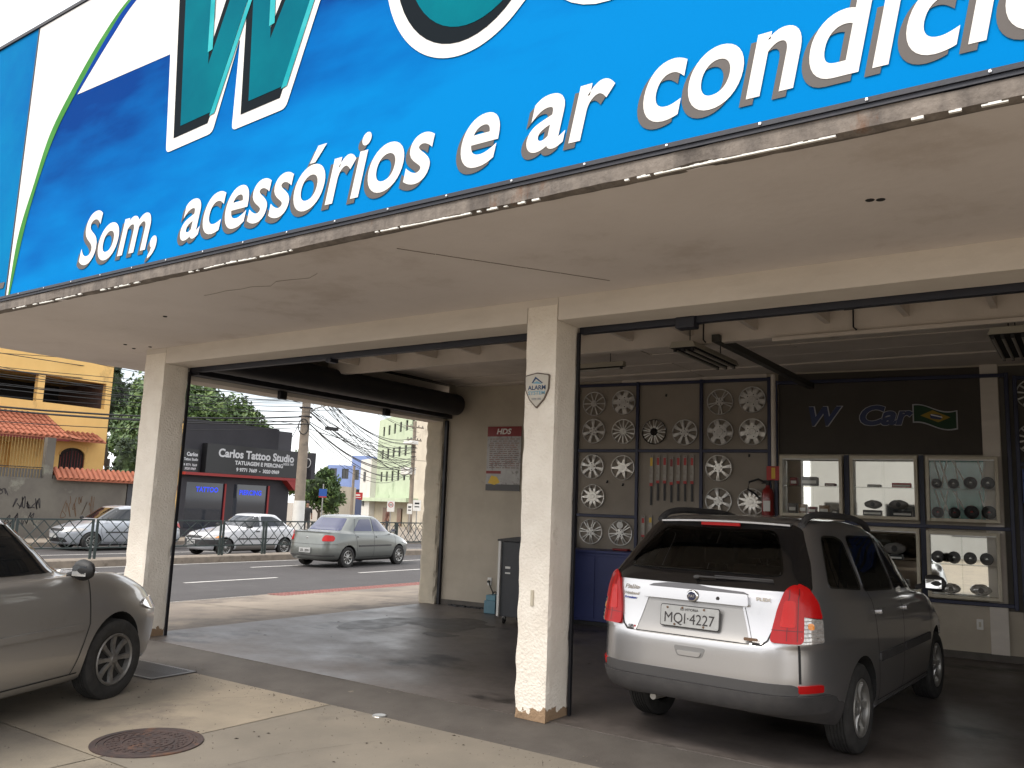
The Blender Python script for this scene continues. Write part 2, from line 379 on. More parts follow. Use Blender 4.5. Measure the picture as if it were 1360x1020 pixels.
# garage floor
def floor_mat():
    m = bpy.data.materials.new('garage_floor'); m.use_nodes = True; n = m.node_tree.nodes; l = m.node_tree.links.new; p = n['Principled BSDF']
    t = n.new("ShaderNodeTexCoord")
    def nzn(sc, d=8, st=(1,1,1)):
        q = n.new("ShaderNodeMapping"); q.inputs['Scale'].default_value = st; l(t.outputs['Object'], q.inputs[0])
        a = n.new("ShaderNodeTexNoise"); a.inputs['Scale'].default_value = sc; a.inputs['Detail'].default_value = d; a.inputs['Roughness'].default_value = .65; l(q.outputs[0], a.inputs['Vector']); return a
    a = nzn(1.1); r = n.new("ShaderNodeValToRGB"); e = r.color_ramp.elements; e[0].position = .3; e[0].color = (.068,.057,.051,1); e[1].position = .7; e[1].color = (.135,.116,.104,1)
    l(a.outputs['Fac'], r.inputs[0])
    b = nzn(9); mm = n.new("ShaderNodeMixRGB"); mm.blend_type = 'MULTIPLY'; mm.inputs[0].default_value = .45
    r2 = n.new("ShaderNodeValToRGB"); r2.color_ramp.elements[0].position = .35; r2.color_ramp.elements[0].color = (.5,.5,.5,1); r2.color_ramp.elements[1].position = .6
    l(b.outputs['Fac'], r2.inputs[0]); l(r.outputs[0], mm.inputs[1]); l(r2.outputs[0], mm.inputs[2])
    # oil stains: blotches of their own shape
    c = nzn(.75, 10, (1, 1.6, 1)); r3 = n.new("ShaderNodeMapRange"); r3.inputs[1].default_value = .56; r3.inputs[2].default_value = .64; l(c.outputs['Fac'], r3.inputs[0])
    m2 = n.new("ShaderNodeMixRGB"); m2.inputs[2].default_value = (.022,.018,.016,1); l(r3.outputs[0], m2.inputs[0]); l(mm.outputs[0], m2.inputs[1]); l(m2.outputs[0], p.inputs['Base Color'])
    r4 = n.new("ShaderNodeMapRange"); r4.inputs[1].default_value = .3; r4.inputs[2].default_value = .7; r4.inputs[3].default_value = .30; r4.inputs[4].default_value = .62; l(a.outputs['Fac'], r4.inputs[0]); l(r4.outputs[0], p.inputs['Roughness'])
    d = nzn(25, 5); bb = n.new("ShaderNodeBump"); bb.inputs['Distance'].default_value = .0015; bb.inputs['Strength'].default_value = .8; l(d.outputs['Fac'], bb.inputs['Height']); l(bb.outputs[0], p.inputs['Normal'])
    return m
fl = MB(); fl.add([(-9.15,5.70,.0),(9,5.70,.0),(9,12.5,.0),(-9.15,12.5,.0),(-9.1,5.70,.006),(9,5.70,.006),(9,12.5,.006),(-9.1,12.5,.006)], [(4,5,6,7),(0,1,5,4),(3,0,4,7)])
tag(fl.build('garage_floor', floor_mat()), kind='structure')
# ------------------------------------------------------------------ the workshop building
WS = thing('workshop_building', 'open-fronted white plastered car workshop with square pillars under a deep flat canopy', 'building', (0, 0, 0))
def rough_box(name, x0, y0, z0, x1, y1, z1, m, parent, amp=.004, cell=.09, edge=.012, chip=None, seed=0):
    """box with a fine grid and slightly uneven, chipped edges"""
    bm = bmesh.new(); 
    def face(o, u, v, nu, nv):
        g = [[bm.verts.new(o+u*(i/nu)+v*(j/nv)) for i in range(nu+1)] for j in range(nv+1)]
        for j in range(nv):
            for i in range(nu): bm.faces.new((g[j][i], g[j][i+1], g[j+1][i+1], g[j+1][i]))
    dx, dy, dz = x1-x0, y1-y0, z1-z0; nx, ny, nzz = [max(2, min(90, int(round(d/cell)))) for d in (dx, dy, dz)]
    o = Vector((x0, y0, z0)); X = Vector((dx,0,0)); Y = Vector((0,dy,0)); Z = Vector((0,0,dz))
    face(o, X, Z, nx, nzz); face(o+Y, X, Z, nx, nzz); face(o, Y, Z, ny, nzz); face(o+X, Y, Z, ny, nzz); face(o, X, Y, nx, ny); face(o+Z, X, Y, nx, ny)
    bmesh.ops.remove_doubles(bm, verts=bm.verts, dist=1e-4)
    c = Vector(((x0+x1)/2, (y0+y1)/2, (z0+z1)/2))
    for v in bm.verts:
        k = sum((abs(abs(v.co[i]-c[i])-(dx, dy, dz)[i]/2) < 1e-4) for i in range(3))
        p = v.co+Vector((seed*3.1, 0, 0)); n = noise.noise(p*6)*amp
        d = Vector([(1 if v.co[i] > c[i] else -1) if abs(abs(v.co[i]-c[i])-(dx, dy, dz)[i]/2) < 1e-4 else 0 for i in range(3)])
        e = 0
        if k >= 2: e = edge*(.35+max(0, noise.noise(p*5.5)+.15)*1.8)*(1.6 if chip and v.co.z < chip else 1)
        if v.co.z < z0+1e-4 or v.co.z > z1-1e-4: d.z = 0
        v.co += d*(n-e)
    bmesh.ops.recalc_face_normals(bm, faces=bm.faces)
    me = bpy.data.meshes.new(name); bm.to_mesh(me); bm.free(); me.materials.append(m)
    ob = bpy.data.objects.new(name, me); COL.objects.link(ob); ob.parent = parent
    return ob
def pillar_mat():
    m = mat('pillar_stucco', (.84,.775,.68), (.77,.70,.605), 5, .9, bump=.010, bscale=48, c3=(.55,.48,.39), c3scale=3, c3lo=.62, c3hi=.78)
    n = m.node_tree.nodes; l = m.node_tree.links.new; p = n['Principled BSDF']
    # flaked render at the foot: bare sandy patch with its own ragged outline
    t = n.new("ShaderNodeTexCoord"); s = n.new("ShaderNodeSeparateXYZ"); l(t.outputs['Object'], s.inputs[0])
    a = n.new("ShaderNodeTexNoise"); a.inputs['Scale'].default_value = 7; a.inputs['Detail'].default_value = 6; l(t.outputs['Object'], a.inputs['Vector'])
    q = n.new("ShaderNodeMath"); q.operation = 'MULTIPLY_ADD'; q.inputs[1].default_value = .42; q.inputs[2].default_value = -.12; l(a.outputs['Fac'], q.inputs[0])
    c = n.new("ShaderNodeMath"); c.operation = 'LESS_THAN'; l(s.outputs[2], c.inputs[0]); l(q.outputs[0], c.inputs[1])
    old = p.inputs['Base Color'].links[0].from_socket; mm = n.new("ShaderNodeMixRGB"); mm.inputs[2].default_value = (.30,.20,.12,1); l(c.outputs[0], mm.inputs[0]); l(old, mm.inputs[1]); l(mm.outputs[0], p.inputs['Base Color'])
    return m
PM = pillar_mat()
F0 = 5.64
rough_box('pillar', -3.79, F0, 0, -3.50, 5.98, 3.24, PM, WS, .0025, .045, .005, 1.0, 1)
rough_box('pillar', -9.26, F0, 0, -8.86, 5.96, 3.24, PM, WS, .0025, .045, .005, 1.0, 2)
rough_box('pillar', 1.70, F0, 0, 2.0, 5.98, 3.24, PM, WS, .004, .06, .007, 1.0, 3)
rough_box('pillar', -9.27, 10.86, 0, -8.92, 11.16, 3.06, M['pillar_far'], WS, .006, .05, .012, 3, 4)
BW = M['beam_white']
# front beam between pillars (butted), its lower rear edge carries the shutter track
for (a, b) in [(-8.858, -3.792), (-3.498, 1.698), (2.002, 8.9)]:
    rough_box('lintel_beam', a, F0+.003, 3.11, b, 5.975, 3.32, BW, WS, .003, .12, .004, None, a)
for (a, b) in [(-9.262, -8.858), (-3.792, -3.498), (1.698, 2.002)]:
    MB().box(a, F0+.002, 3.24, b, 5.978, 3.318).build('beam_joint', BW, WS)
rough_box('side_beam', -9.26, 5.962, 2.975, -8.93, 11.16, 3.30, BW, WS, .003, .12, .004, None, 9)
# shutter tracks and vertical guides
NM = M['navy_metal']; DM = M['dark_metal']
for (a, b, z) in [(-8.84, -3.79, 3.055), (-3.49, 1.69, 3.06)]:
    MB().box(a, 5.982, z, b, 6.05, 3.19).build('shutter_track', NM, WS, bevel=.004)
MB().box(-2.62, 5.95, 3.02, -2.46, 6.06, 3.112).build('track_bracket', NM, WS, bevel=.012)
MB().box(-6.52, 5.96, 3.02, -6.44, 6.08, 3.07).build('track_bracket', NM, WS, bevel=.012)
for x in (-3.492, -8.852):
    MB().box(x, 5.95, 0, x+.02, 5.985, 3.06).build('shutter_guide', DM, WS, bevel=.003)
MB().box(-3.83, 5.985, 0, -3.795, 6.05, 3.06).build('shutter_guide', DM, WS)
MB().box(-8.915, 10.90, 0, -8.86, 10.955, 3.0).build('shutter_guide', DM, WS, bevel=.003)
# rolled-up side shutter
rl = MB(); prof = [(.0, 6.1), (.17, 6.1), (.175, 6.15)]+[(.17+.004*(k % 2), 6.15+.1*k) for k in range(1, 46)]+[(.175, 10.72), (.17, 10.78), (0, 10.78)]
rl.lathe(prof, 20, 'y', (-8.58, 0, 3.235)); rl.build('shutter_roll', DM, WS, smooth=True)
MB().box(-8.90, 6.0, 3.02, -8.72, 10.86, 3.40).build('shutter_housing', DM, WS, bevel=.01)
for y, z in ((7.42, 2.965), (9.45, 2.965)):
    MB().box(-8.925, y-.06, z-.045, -8.86, y+.06, 3.05).build('shutter_bracket', DM, WS, bevel=.01)
# canopy slab: soffit, ragged concrete edge
cs = MB(); nxs, nys = 40, 12
sof = rough_box('canopy_slab', -10.95, 3.76, 3.30, 9.0, 5.70, 3.40, M['soffit'], WS, .006, .2, .0, None, 5)
rough_box('canopy_slab', -10.95, 5.702, 3.30, -9.1, 11.4, 3.40, M['soffit'], WS, .006, .2, .0, None, 6)
MB().box(-9.1, 5.702, 3.322, 8.9, 6.0, 3.66).build('roof_upstand', BW, WS)
MB().box(-9.27, 6.002, 3.302, -9.102, 11.35, 3.74).build('roof_upstand', BW, WS); MB().box(-9.27, 5.7, 3.402, -9.102, 6.0, 3.74).build('roof_upstand', BW, WS)  # side boxes added to stop light leaking in between beam and roof
ck = MB(); [ck.tube([(-3.79+.9*i/12+.01*random.random(), 4.03+1.35*i/12, 3.2965), (-3.79+.9*(i+1)/12, 4.03+1.35*(i+1)/12, 3.2965)], .0022, 4) for i in range(12)]; ck2 = MB(); [ck2.tube([(-6.2+.16*i+.03*noise.noise(Vector((i,1,2))), 4.25+.10*noise.noise(Vector((i*.7,3,2))), 3.2965), (-6.2+.16*(i+1), 4.25+.10*noise.noise(Vector(((i+1)*.7,3,2))), 3.2965)], .0016, 4) for i in range(9)]; ck2.build('crack', mat('crack_dark', (.18,.15,.12), None), WS); ck.build('crack', mat('crack_dark', (.18,.15,.12), None), WS)
conc_edge = mat('slab_edge_concrete', (.20,.17,.145), (.10,.085,.075), 9, .95, bump=.008, bscale=30, c3=(.13,.06,.03), c3scale=2.2, c3lo=.60, c3hi=.70, stretch=(1,1,.35))
eb = MB(); n = 420; X0, X1 = -10.95, 9.0; dd = [(3.70, 3.385), (3.698, 3.335), (3.70, 3.30), (3.74, 3.288), (3.78, 3.299)]
vs = []
for i in range(n+1):
    x = X0+(X1-X0)*i/n
    for j, (y, z) in enumerate(dd):
        e = noise.noise(Vector((x*1.6, j*.3, 0)))*.012+noise.noise(Vector((x*9, j, 4)))*.006
        ch = max(0, noise.noise(Vector((x*2.3, 7, 0)))-.32)*.10
        vs.append((x, y+(ch if j in (1, 2, 3) else 0)*.4+e*.4, z+(e*.8 if j else e)+(ch*.55 if j in (2, 3) else 0)))
eb.add(vs, [(i*5+j, (i+1)*5+j, (i+1)*5+j+1, i*5+j+1) for i in range(n) for j in range(4)])
eb.build('slab_edge', conc_edge, WS)
lime = MB()                                      # lime run-off hanging along the drip edge
for i in range(n*2):
    x = X0+(X1-X0)*i/(n*2); a = noise.noise(Vector((x*1.1, 3, 1))); b = noise.noise(Vector((x*14, 9, 1)))
    if a+.55*b > -.02: 
        h = .003+.010*abs(b)+.004*random.random(); w = .0238
        z0 = 3.288+noise.noise(Vector((x*1.6, .6, 0)))*.0096
        lime.box(x-w/2, 3.697, z0-.002, x+w/2, 3.712, z0+h)
tag(lime.build('lime_drips', M['white'], WS), kind='stuff')
# small holes and fittings in the soffit
for x, y in ((-.91, 4.60), (-.86, 4.62)): 
    MB().lathe([(0, 3.296), (.022, 3.297), (.026, 3.302)], 10, 'z', (x, y, 0)).build('soffit_hole', M['black'], WS)
for x, y in ((-9.3, 5.5), (-9.0, 5.52), (-7.3, 4.6), (-9.15, 5.3)):
    MB().lathe([(0, 3.290), (.018, 3.292), (.022, 3.302)], 8, 'z', (x, y, 0)).build('soffit_hook', M['black'], WS)
# walls
TH = math.atan(.113); OW = Vector((-9, 10.94, 0))
WR = thing('back_wall_frame', None, None) ; bpy.data.objects.remove(WR)
def wl(u, z, off=0): 
    return Vector((OW.x+u*cos(TH)+off*sin(TH), OW.y+u*sin(TH)-off*cos(TH), z))
bw = MB(); bw.box(.1, 0, 0, 18, .2, 3.75); o = bw.build('back_wall', M['wall_grey'], WS); o.location = OW; o.rotation_euler = (0, 0, TH)
sk = MB(); sk.box(.12, -.012, 0, 18, 0.0, .09); o = sk.build('skirting', mat('skirting_cement', (.12,.105,.09), (.085,.075,.065), 5, .9), WS); o.location = OW; o.rotation_euler = (0, 0, TH)
for (u0, u1, z0, m_) in [(7.94, 8.13, 0.09, M['beam_white'])]:
    o = MB().box(u0, -.03, z0, u1, -.001, 3.6).build('wall_pilaster', m_, WS); o.location = OW; o.rotation_euler = (0, 0, TH)
MB().box(3.9, 5.98, 0, 4.1, 12.4, 3.62).build('dimming_side_wall', mat('side_dark', (.07,.065,.06), (.05,.046,.042), 2, .9), WS)  # unseen wall, placed close and coloured dark to dim the right of the bay
sh_ = MB(); [sh_.box(2.01, 5.985, .006+k*.1, 8.9, 6.0+(.006 if k % 2 else 0), .104+k*.1) for k in range(31)]; sh_.build('blocking_shutter', DM, WS)  # unseen shutter added to block daylight from the right-hand opening
for (u0, u1, z0, z1, c_) in [(5.5, 7.94, 2.46, 3.56, (.062,.053,.044)), (2.45, 5.4, 1.0, 3.50, (.29,.25,.205)), (8.14, 9.6, .6, 3.56, (.10,.09,.075))]:
    o = MB().box(u0, -.009, z0, u1, -.0005, z1).build('wall_tone_sheet', mat('panel_%d' % int(c_[0]*1000), c_, tuple(q*.85 for q in c_), 2, .85, bump=.001, bscale=60), WS); o.location = OW; o.rotation_euler = (0, 0, TH)  # thin sheets giving parts of the back wall a darker colour
# ceiling boards, cross beam and joists
RB = M['roof_board']
ys = [6.0, 6.75, 7.45, 8.15, 8.9, 9.6, 10.25, 10.85, 11.4, 12.0, 12.6, 13.1]
for a, b in zip(ys, ys[1:]):
    for (xa, xb) in [(-8.7, -4.55), (-4.54, .4), (.41, 8.7)]:
        MB().box(xa, a+.014, 3.575+random.uniform(-.012, .012), xb, b-.014, 3.61).build('ceiling_board', RB, WS, bevel=.004)
MB().box(-9.1, 6.002, 3.625, 8.9, 13.2, 3.75).build('roof_deck', mat('deck_dark', (.06,.05,.04), None, rough=.9), WS)
MB().box(-8.7, 8.02, 3.33, 8.7, 8.12, 3.56).build('cross_beam', RB, WS, bevel=.006)
MB().box(-2.5, 7.985, 3.29, 8.7, 8.018, 3.325).build('conduit', RB, WS)
for k in range(13):
    x = -8.15+.682*k
    MB().box(x, 6.06, 3.42, x+.05, 8.015, 3.578).build('joist', RB, WS, bevel=.004)
for x in (-3.2, -1.75, .2):
    mb = MB(); mb.tube([(x, 7.99, 3.57), (x, 7.985, 3.36), (x+.03, 7.97, 3.33)], .008, 6); mb.tube([(x-.08, 7.985, 3.53), (x, 7.985, 3.53)], .007, 6); mb.build('cable', DM, WS)
# steel strut from cross beam to wall and white down pipe
stt = MB(); stt.box(-3.10, 7.95, 3.325, -3.02, 11.45, 3.40); stt.build('steel_strut', mat('strut_paint', (.055,.052,.045), (.04,.038,.034), 5, .6), WS, bevel=.004)
o = MB().tube([(5.44, -.05, 2.28), (5.44, -.05, 3.56)], .035, 12).build('down_pipe', M['beam_white'], WS, smooth=True); o.location = OW; o.rotation_euler = (0, 0, TH)
o = MB().box(3.2, -.02, 3.505, 5.35, -.001, 3.585).build('wall_plank', RB, WS, bevel=.01); o.location = OW; o.rotation_euler = (0, 0, TH)
# block of roof behind the sign so light does not leak in
MB().box(-10.9, 4.0, 3.41, 8.9, 13.3, 3.62).build('roof_slab', BW, WS) if False else None

# ------------------------------------------------------------------ fascia sign
SG = thing('fascia_sign', 'huge blue printed banner board with white slogan along the canopy front', 'sign', (-2, 3.72, 3.4))
def sgx(mb, name, m, parent=SG, bevel=0):
    o = mb.build(name, m, None, bevel=bevel); o.parent = parent; o.matrix_parent_inverse = Matrix.Translation((2, -3.72, -3.4)); return o
ZB, ZT = 3.425, 6.22
sgx(MB().box(-8.545, 3.70, ZB, 9.0, 3.76, ZT), 'board', M['sign_blue'])
sgx(MB().box(-10.95, 3.702, ZB, -8.565, 3.76, ZT), 'board', mat('side_panel_blue', (.0005,.11,.33), (.001,.17,.38), 1.2, .8, spec=.03, lo=.3, hi=.7))
sgx(MB().box(-8.564, 3.695, ZB, -8.546, 3.76, ZT), 'seam_strip', M['dark_metal'])
sgx(MB().box(-10.95, 3.688, 3.384, 9.0, 3.765, ZB-.001).box(-10.95, 3.678, 3.405, 9.0, 3.687, ZB+.004), 'bottom_rail', M['navy_metal'])
sgx(MB().box(-10.95, 3.685, ZT+.001, 9.0, 3.765, ZT+.035), 'top_rail', M['dark_metal'])
rv = MB()
x = -10.6
while x < 8.8:
    rv.lathe([(0, -.006), (.007, -.004), (.008, 0)], 6, 'y', (x, 3.677, ZB-.008)); x += .47
tag(sgx(rv, 'rivets', M['chrome']), kind='stuff')
def layer(name, poly, m, k, parent=SG):
    """flat printed shape on the board, k layers proud"""
    mb = MB(); y = 3.70-.002*k; t = tess(poly)
    mb.add([(p[0], y, p[1]) for p in poly], [tuple(i) for i in t]); return sgx(mb, name, m, parent)
def cr(pts, n=8):
    out = []; P = [pts[0]]+pts+[pts[-1]]
    for i in range(1, len(P)-2):
        for j in range(n):
            t = j/n; q = []
            for c in (0, 1):
                a, b, c2, d = P[i-1][c], P[i][c], P[i+1][c], P[i+2][c]
                q.append(.5*((2*b)+(-a+c2)*t+(2*a-5*b+4*c2-d)*t*t+(-a+3*b-3*c2+d)*t**3))
            out.append(tuple(q))
    out.append(pts[-1]); return out
gi = cr([(-8.50, 3.43), (-8.45, 4.0), (-8.27, 4.488), (-8.06, 4.977), (-7.70, 5.387), (-7.31, 5.74), (-6.93, 5.983), (-6.3, 6.215)])
go = cr([(-8.47, 3.43), (-8.33, 4.1), (-8.165, 4.562), (-7.94, 4.982), (-7.595, 5.36), (-7.228, 5.715), (-6.875, 5.965), (-6.2, 6.215)])
bl_ = cr([(-7.637, 5.264), (-7.414, 5.46), (-7.124, 5.70), (-6.80, 5.93), (-6.1, 6.215)])
layer('white_print', [(-8.54, 3.43), (-8.54, 6.215)]+list(reversed(gi)), M['white_print'], 1)
layer('green_swoosh', gi+list(reversed(go)), M['green_print'], 2)
gp = [p for p in go if p[1] > 5.36]
layer('blue_swoosh', [(-7.66, 5.30)]+gp+list(reversed([p for p in bl_])), M['blue_print'], 2)
layer('white_print', bl_+[(-4.3, 6.215), (-4.75, 5.23), (-6.17, 5.238)], M['white_print'], 1)
Wp = [(-5.99, 4.45), (-5.55, 4.475), (-5.187, 5.386), (-5.144, 4.445), (-4.704, 4.465), (-4.14, 5.95), (-4.42, 5.95), (-4.897, 5.025), (-4.95, 5.95), (-5.27, 5.95), (-5.646, 5.031), (-5.69, 5.95), (-6.13, 5.95)]
layer('letter', round_poly(offset_poly(Wp, .10), .05), M['white_print'], 3)
layer('letter', Wp, M['dark_print'], 4)
layer('letter', [(p[0]+.05, p[1]+.05) for p in offset_poly(Wp, -.035)], M['teal'], 5)
for a, b in [(((-5.50, 4.53)), ((-5.05, 5.60))), (((-4.665, 4.53)), ((-4.12, 5.93))), ((-5.60, 5.09), (-5.645, 5.93)), ((-4.86, 5.08), (-4.905, 5.93))]:
    layer('letter_highlight', [(a[0]-.03, a[1]), (a[0]+.03, a[1]+.01), (b[0]+.02, b[1]), (b[0]-.03, b[1])], M['teal_light'], 6)
def cshape(cx, cz, ro, rzo, ri, rzi, a0, a1, n=40):
    return [(cx+ro*cos(a0+(a1-a0)*i/n), cz+rzo*sin(a0+(a1-a0)*i/n)) for i in range(n+1)]+[(cx+ri*cos(a1+(a0-a1)*i/n), cz+rzi*sin(a1+(a0-a1)*i/n)) for i in range(n+1)]
# C : open to the right
Cp = cshape(-3.03, 5.18, .60, .78, .16, .24, R(38), R(308))
layer('letter', round_poly(offset_poly(Cp, .09), .03, 2), M['white_print'], 3); layer('letter', Cp, M['dark_print'], 4)
layer('letter', [(p[0]+.05, p[1]+.05) for p in offset_poly(Cp, -.045)], M['teal'], 5)
Ap = cshape(-2.02, 4.93, .42, .50, .12, .18, 0, R(359.9))
layer('letter', offset_poly(cshape(-2.02, 4.93, .42, .50, 0, 0, 0, R(359.9))[:40], .10), M['white_print'], 3)
layer('letter', Ap, M['teal'], 4)
Rp = [(-1.35, 4.45), (-.98, 4.45), (-.86, 5.05), (-.55, 5.15), (-.50, 5.45), (-1.12, 5.42)]
layer('letter', offset_poly(Rp, .09), M['white_print'], 3); layer('letter', Rp, M['teal'], 4)
# slogan
def slog(s, x0, x1, zb):
    for k, m_, dx, dz in ((3, M['grey_print'], -.035, -.032), (4, M['white_print'], 0, 0)):
        vs, fs = text_geo(s, .63, shear=.24, bold=.010, width=x1-x0, spacing=1.03, res=8)
        sgx(MB().add([(x0+v[0]+dx, 3.70-.002*k, zb+v[1]*1.03+dz) for v in vs], fs), 'lettering', m_)
slog('Som,', -7.25, -6.08, 3.565); slog('acess\u00f3rios', -5.77, -3.21, 3.565); slog('e', -3.0, -2.72, 3.575); slog('ar', -2.53, -1.975, 3.575); slog('condicionado', -1.81, 1.20, 3.575)
# grey lettering fragment on the neighbouring panel
layer('lettering', [(-10.9, 3.52), (-8.62, 3.52), (-8.6, 3.58), (-10.9, 3.58)], M['grey_print'], 2)
# ------------------------------------------------------------------ cars
def cr1(a, b, c, d, t): return .5*((2*b)+(-a+c)*t+(2*a-5*b+4*c-d)*t*t+(-a+3*b-3*c+d)*t**3)
class Body:
    """car body as a stack of closed rings; x to the right, y forward from the tail, z up.
       ring = (y_rear, y_front, half_width, [(y, z)...], n_rear, n_front)"""
    def __init__(s, rings, sub=3, nr=14, ns=44, nf=14):
        K = []
        for r in rings:
            yr, yf, w, zs, er, ef = r; a = (yf-yr)/2; yc = (yf+yr)/2; pts = []
            N = 720
            for i in range(N+1):
                ph = pi*i/N; sx = sin(ph)**(2/(er if ph < pi/2 else ef)) if 0 < i < N else 0
                cy = -cos(ph); e = er if cy < 0 else ef; yy = math.copysign(abs(cy)**(2/e), cy)
                pts.append((w*sx, yc+a*yy))
            cum = [0]
            for i in range(N): cum.append(cum[-1]+math.hypot(pts[i+1][0]-pts[i][0], pts[i+1][1]-pts[i][1]))
            c1 = next(i for i in range(N) if pts[i][0] > w*.93); c2 = next(i for i in range(N, 0, -1) if pts[i][0] > w*.93)
            tg = [cum[c1]*i/nr for i in range(nr)]+[cum[c1]+(cum[c2]-cum[c1])*i/ns for i in range(ns)]+[cum[c2]+(cum[-1]-cum[c2])*i/nf for i in range(nf+1)]
            out = []; j = 0
            for t in tg:
                while j < N-1 and cum[j+1] < t: j += 1
                k = (t-cum[j])/max(1e-9, cum[j+1]-cum[j]); x = pts[j][0]+(pts[j+1][0]-pts[j][0])*k; y = pts[j][1]+(pts[j+1][1]-pts[j][1])*k
                z = s.zi(zs, y); out.append(Vector((x, y, z)))
            out[0].x = 0; out[-1].x = 0; K.append(out)
        G = []; n = len(K)
        for i in range(n-1):
            for k in range(sub):
                t = k/sub; G.append([Vector([cr1(K[max(i-1,0)][p][c], K[i][p][c], K[i+1][p][c], K[min(i+2,n-1)][p][c], t) for c in range(3)]) for p in range(len(K[0]))])
        G.append(K[-1]); s.G = G; s.sub = sub
        P = len(K[0]); vs = []; full = []
        for g_ in G: full.append(g_+[Vector((-v.x, v.y, v.z)) for v in reversed(g_[1:-1])])
        Q = len(full[0]); vs = [tuple(v) for r in full for v in r]; fs = []
        for i in range(len(full)-1):
            for k in range(Q): fs.append((i*Q+k, i*Q+(k+1) % Q, (i+1)*Q+(k+1) % Q, (i+1)*Q+k))
        for base in (0, (len(full)-1)*Q):       # cap with strips across the car
            for k in range(P-1):
                a, b = base+k, base+k+1; c, d = base+(Q-k-1 if k+1 < P-1 else k+1), base+((Q-k) % Q)
                f = []
                for q in (a, b, c, d):
                    if q not in f: f.append(q)
                if len(f) > 2: fs.append(tuple(f))
        s.mb = MB(); s.mb.add(vs, fs)
        s.bvh = BVHTree.FromPolygons([Vector(v) for v in vs], fs)
    @staticmethod
    def zi(zs, y):
        if isinstance(zs, (int, float)): return zs
        if y <= zs[0][0]: return zs[0][1]
        for (a, za), (b, zb) in zip(zs, zs[1:]):
            if y <= b: t = (y-a)/(b-a); t = t*t*(3-2*t); return za+(zb-za)*t
        return zs[-1][1]
    def ray(s, mode, u, w):
        if mode == 'R': o, d = Vector((3, u, w)), Vector((-1, 0, 0))
        elif mode == 'L': o, d = Vector((-3, u, w)), Vector((1, 0, 0))
        elif mode == 'B': o, d = Vector((u, -3, w)), Vector((0, 1, 0))
        elif mode == 'F': o, d = Vector((u, 8, w)), Vector((0, -1, 0))
        elif mode == 'T': o, d = Vector((u, w, 4)), Vector((0, 0, -1))
        else:                                   # mode = angle in degrees from the tail towards the right side (negative: left)
            a = R(mode); d = Vector((-sin(a), cos(a), 0)); r = Vector((cos(a), sin(a), 0)); o = r*u+Vector((0, 0, w))-d*6
        h, n, _, _ = s.bvh.ray_cast(o, d)
        return (h, n) if h else (None, None)
    def panel(s, mode, poly, off=.003, th=.006, step=.04, rnd=0.0, k=4, hole=None):
        if rnd: poly = round_poly(poly, rnd, k)
        b = []
        for i in range(len(poly)):
            a_, c_ = Vector(poly[i]), Vector(poly[(i+1) % len(poly)]); m_ = max(1, int((c_-a_).length/step))
            b += [a_.lerp(c_, j/m_) for j in range(m_)]
        nb = len(b); x0 = min(p.x for p in b); x1 = max(p.x for p in b); y0 = min(p.y for p in b); y1 = max(p.y for p in b); ins = []
        x = x0+step/2
        while x < x1:
            y = y0+step/2
            while y < y1: ins.append(Vector((x, y))); y += step
            x += step
        hv = [Vector(p) for p in hole] if hole else []; nh = len(hv)
        vs, es, fs, _, _, _ = delaunay_2d_cdt(b+ins+hv, [(i, (i+1) % nb) for i in range(nb)]+[(nb+len(ins)+i, nb+len(ins)+(i+1) % nh) for i in range(nh)], [list(range(nb))], 1, 1e-5)
        if hole:
            def inside(c):
                r_ = False
                for p, q in zip(hv, hv[1:]+hv[:1]):
                    if (p.y > c.y) != (q.y > c.y) and c.x < (q.x-p.x)*(c.y-p.y)/(q.y-p.y)+p.x: r_ = not r_
                return r_
            fs = [f for f in fs if not inside(sum((vs[i] for i in f), Vector((0, 0)))/len(f))]
        P3 = []; ok = []
        for v in vs:
            h, n = s.ray(mode, v.x, v.y)
            ok.append(h is not None); P3.append((h, n) if h else (Vector(), Vector((0, 0, 1))))
        fs = [f for f in fs if all(ok[i] for i in f)]
        # smooth normals
        nn = [Vector() for _ in vs]
        for f in fs:
            for i in f: nn[i] += sum((P3[j][1] for j in f), Vector())
        out = MB(); top = [P3[i][0]+(nn[i].normalized() if nn[i].length else P3[i][1])*(off+th) for i in range(len(vs))]
        bot = [P3[i][0]+(nn[i].normalized() if nn[i].length else P3[i][1])*(off-.004) for i in range(len(vs))]
        out.add(top, fs); ec = {}
        for f in fs:
            for a_, c_ in zip(f, list(f[1:])+[f[0]]): ec[(min(a_, c_), max(a_, c_))] = ec.get((min(a_, c_), max(a_, c_)), 0)+1
        bd = [e for e, c in ec.items() if c == 1]; K = len(top)
        out.v += [tuple(v) for v in bot]
        for a_, c_ in bd: out.f.append((a_, c_, c_+K, a_+K)); out.m.append(0)
        return out
    def ribbon(s, mode, line, w=.008, off=.001, th=.0015):
        mb = MB(); line = [Vector(p) for p in line]; pts = []
        for a_, c_ in zip(line, line[1:]):
            n = max(1, int((c_-a_).length/.03)); pts += [a_.lerp(c_, j/n) for j in range(n)]
        pts.append(line[-1]); rows = []
        for i, p in enumerate(pts):
            d = (pts[min(i+1, len(pts)-1)]-pts[max(i-1, 0)]).normalized(); q = Vector((-d.y, d.x))*w/2; row = []
            for sgn in (-1, 1):
                h, n = s.ray(mode, *(p+q*sgn))
                if h is None: row = None; break
                row.append(h+n*(off+th))
            rows.append(row)
        for r0, r1 in zip(rows, rows[1:]):
            if r0 and r1 and (r0[0]-r1[0]).length < .2: mb.add([r0[0], r0[1], r1[1], r1[0]], [(0, 1, 2, 3)])
        return mb
def merge(*mbs):
    o = MB()
    for m_ in mbs: o.add(m_.v, m_.f)
    return o
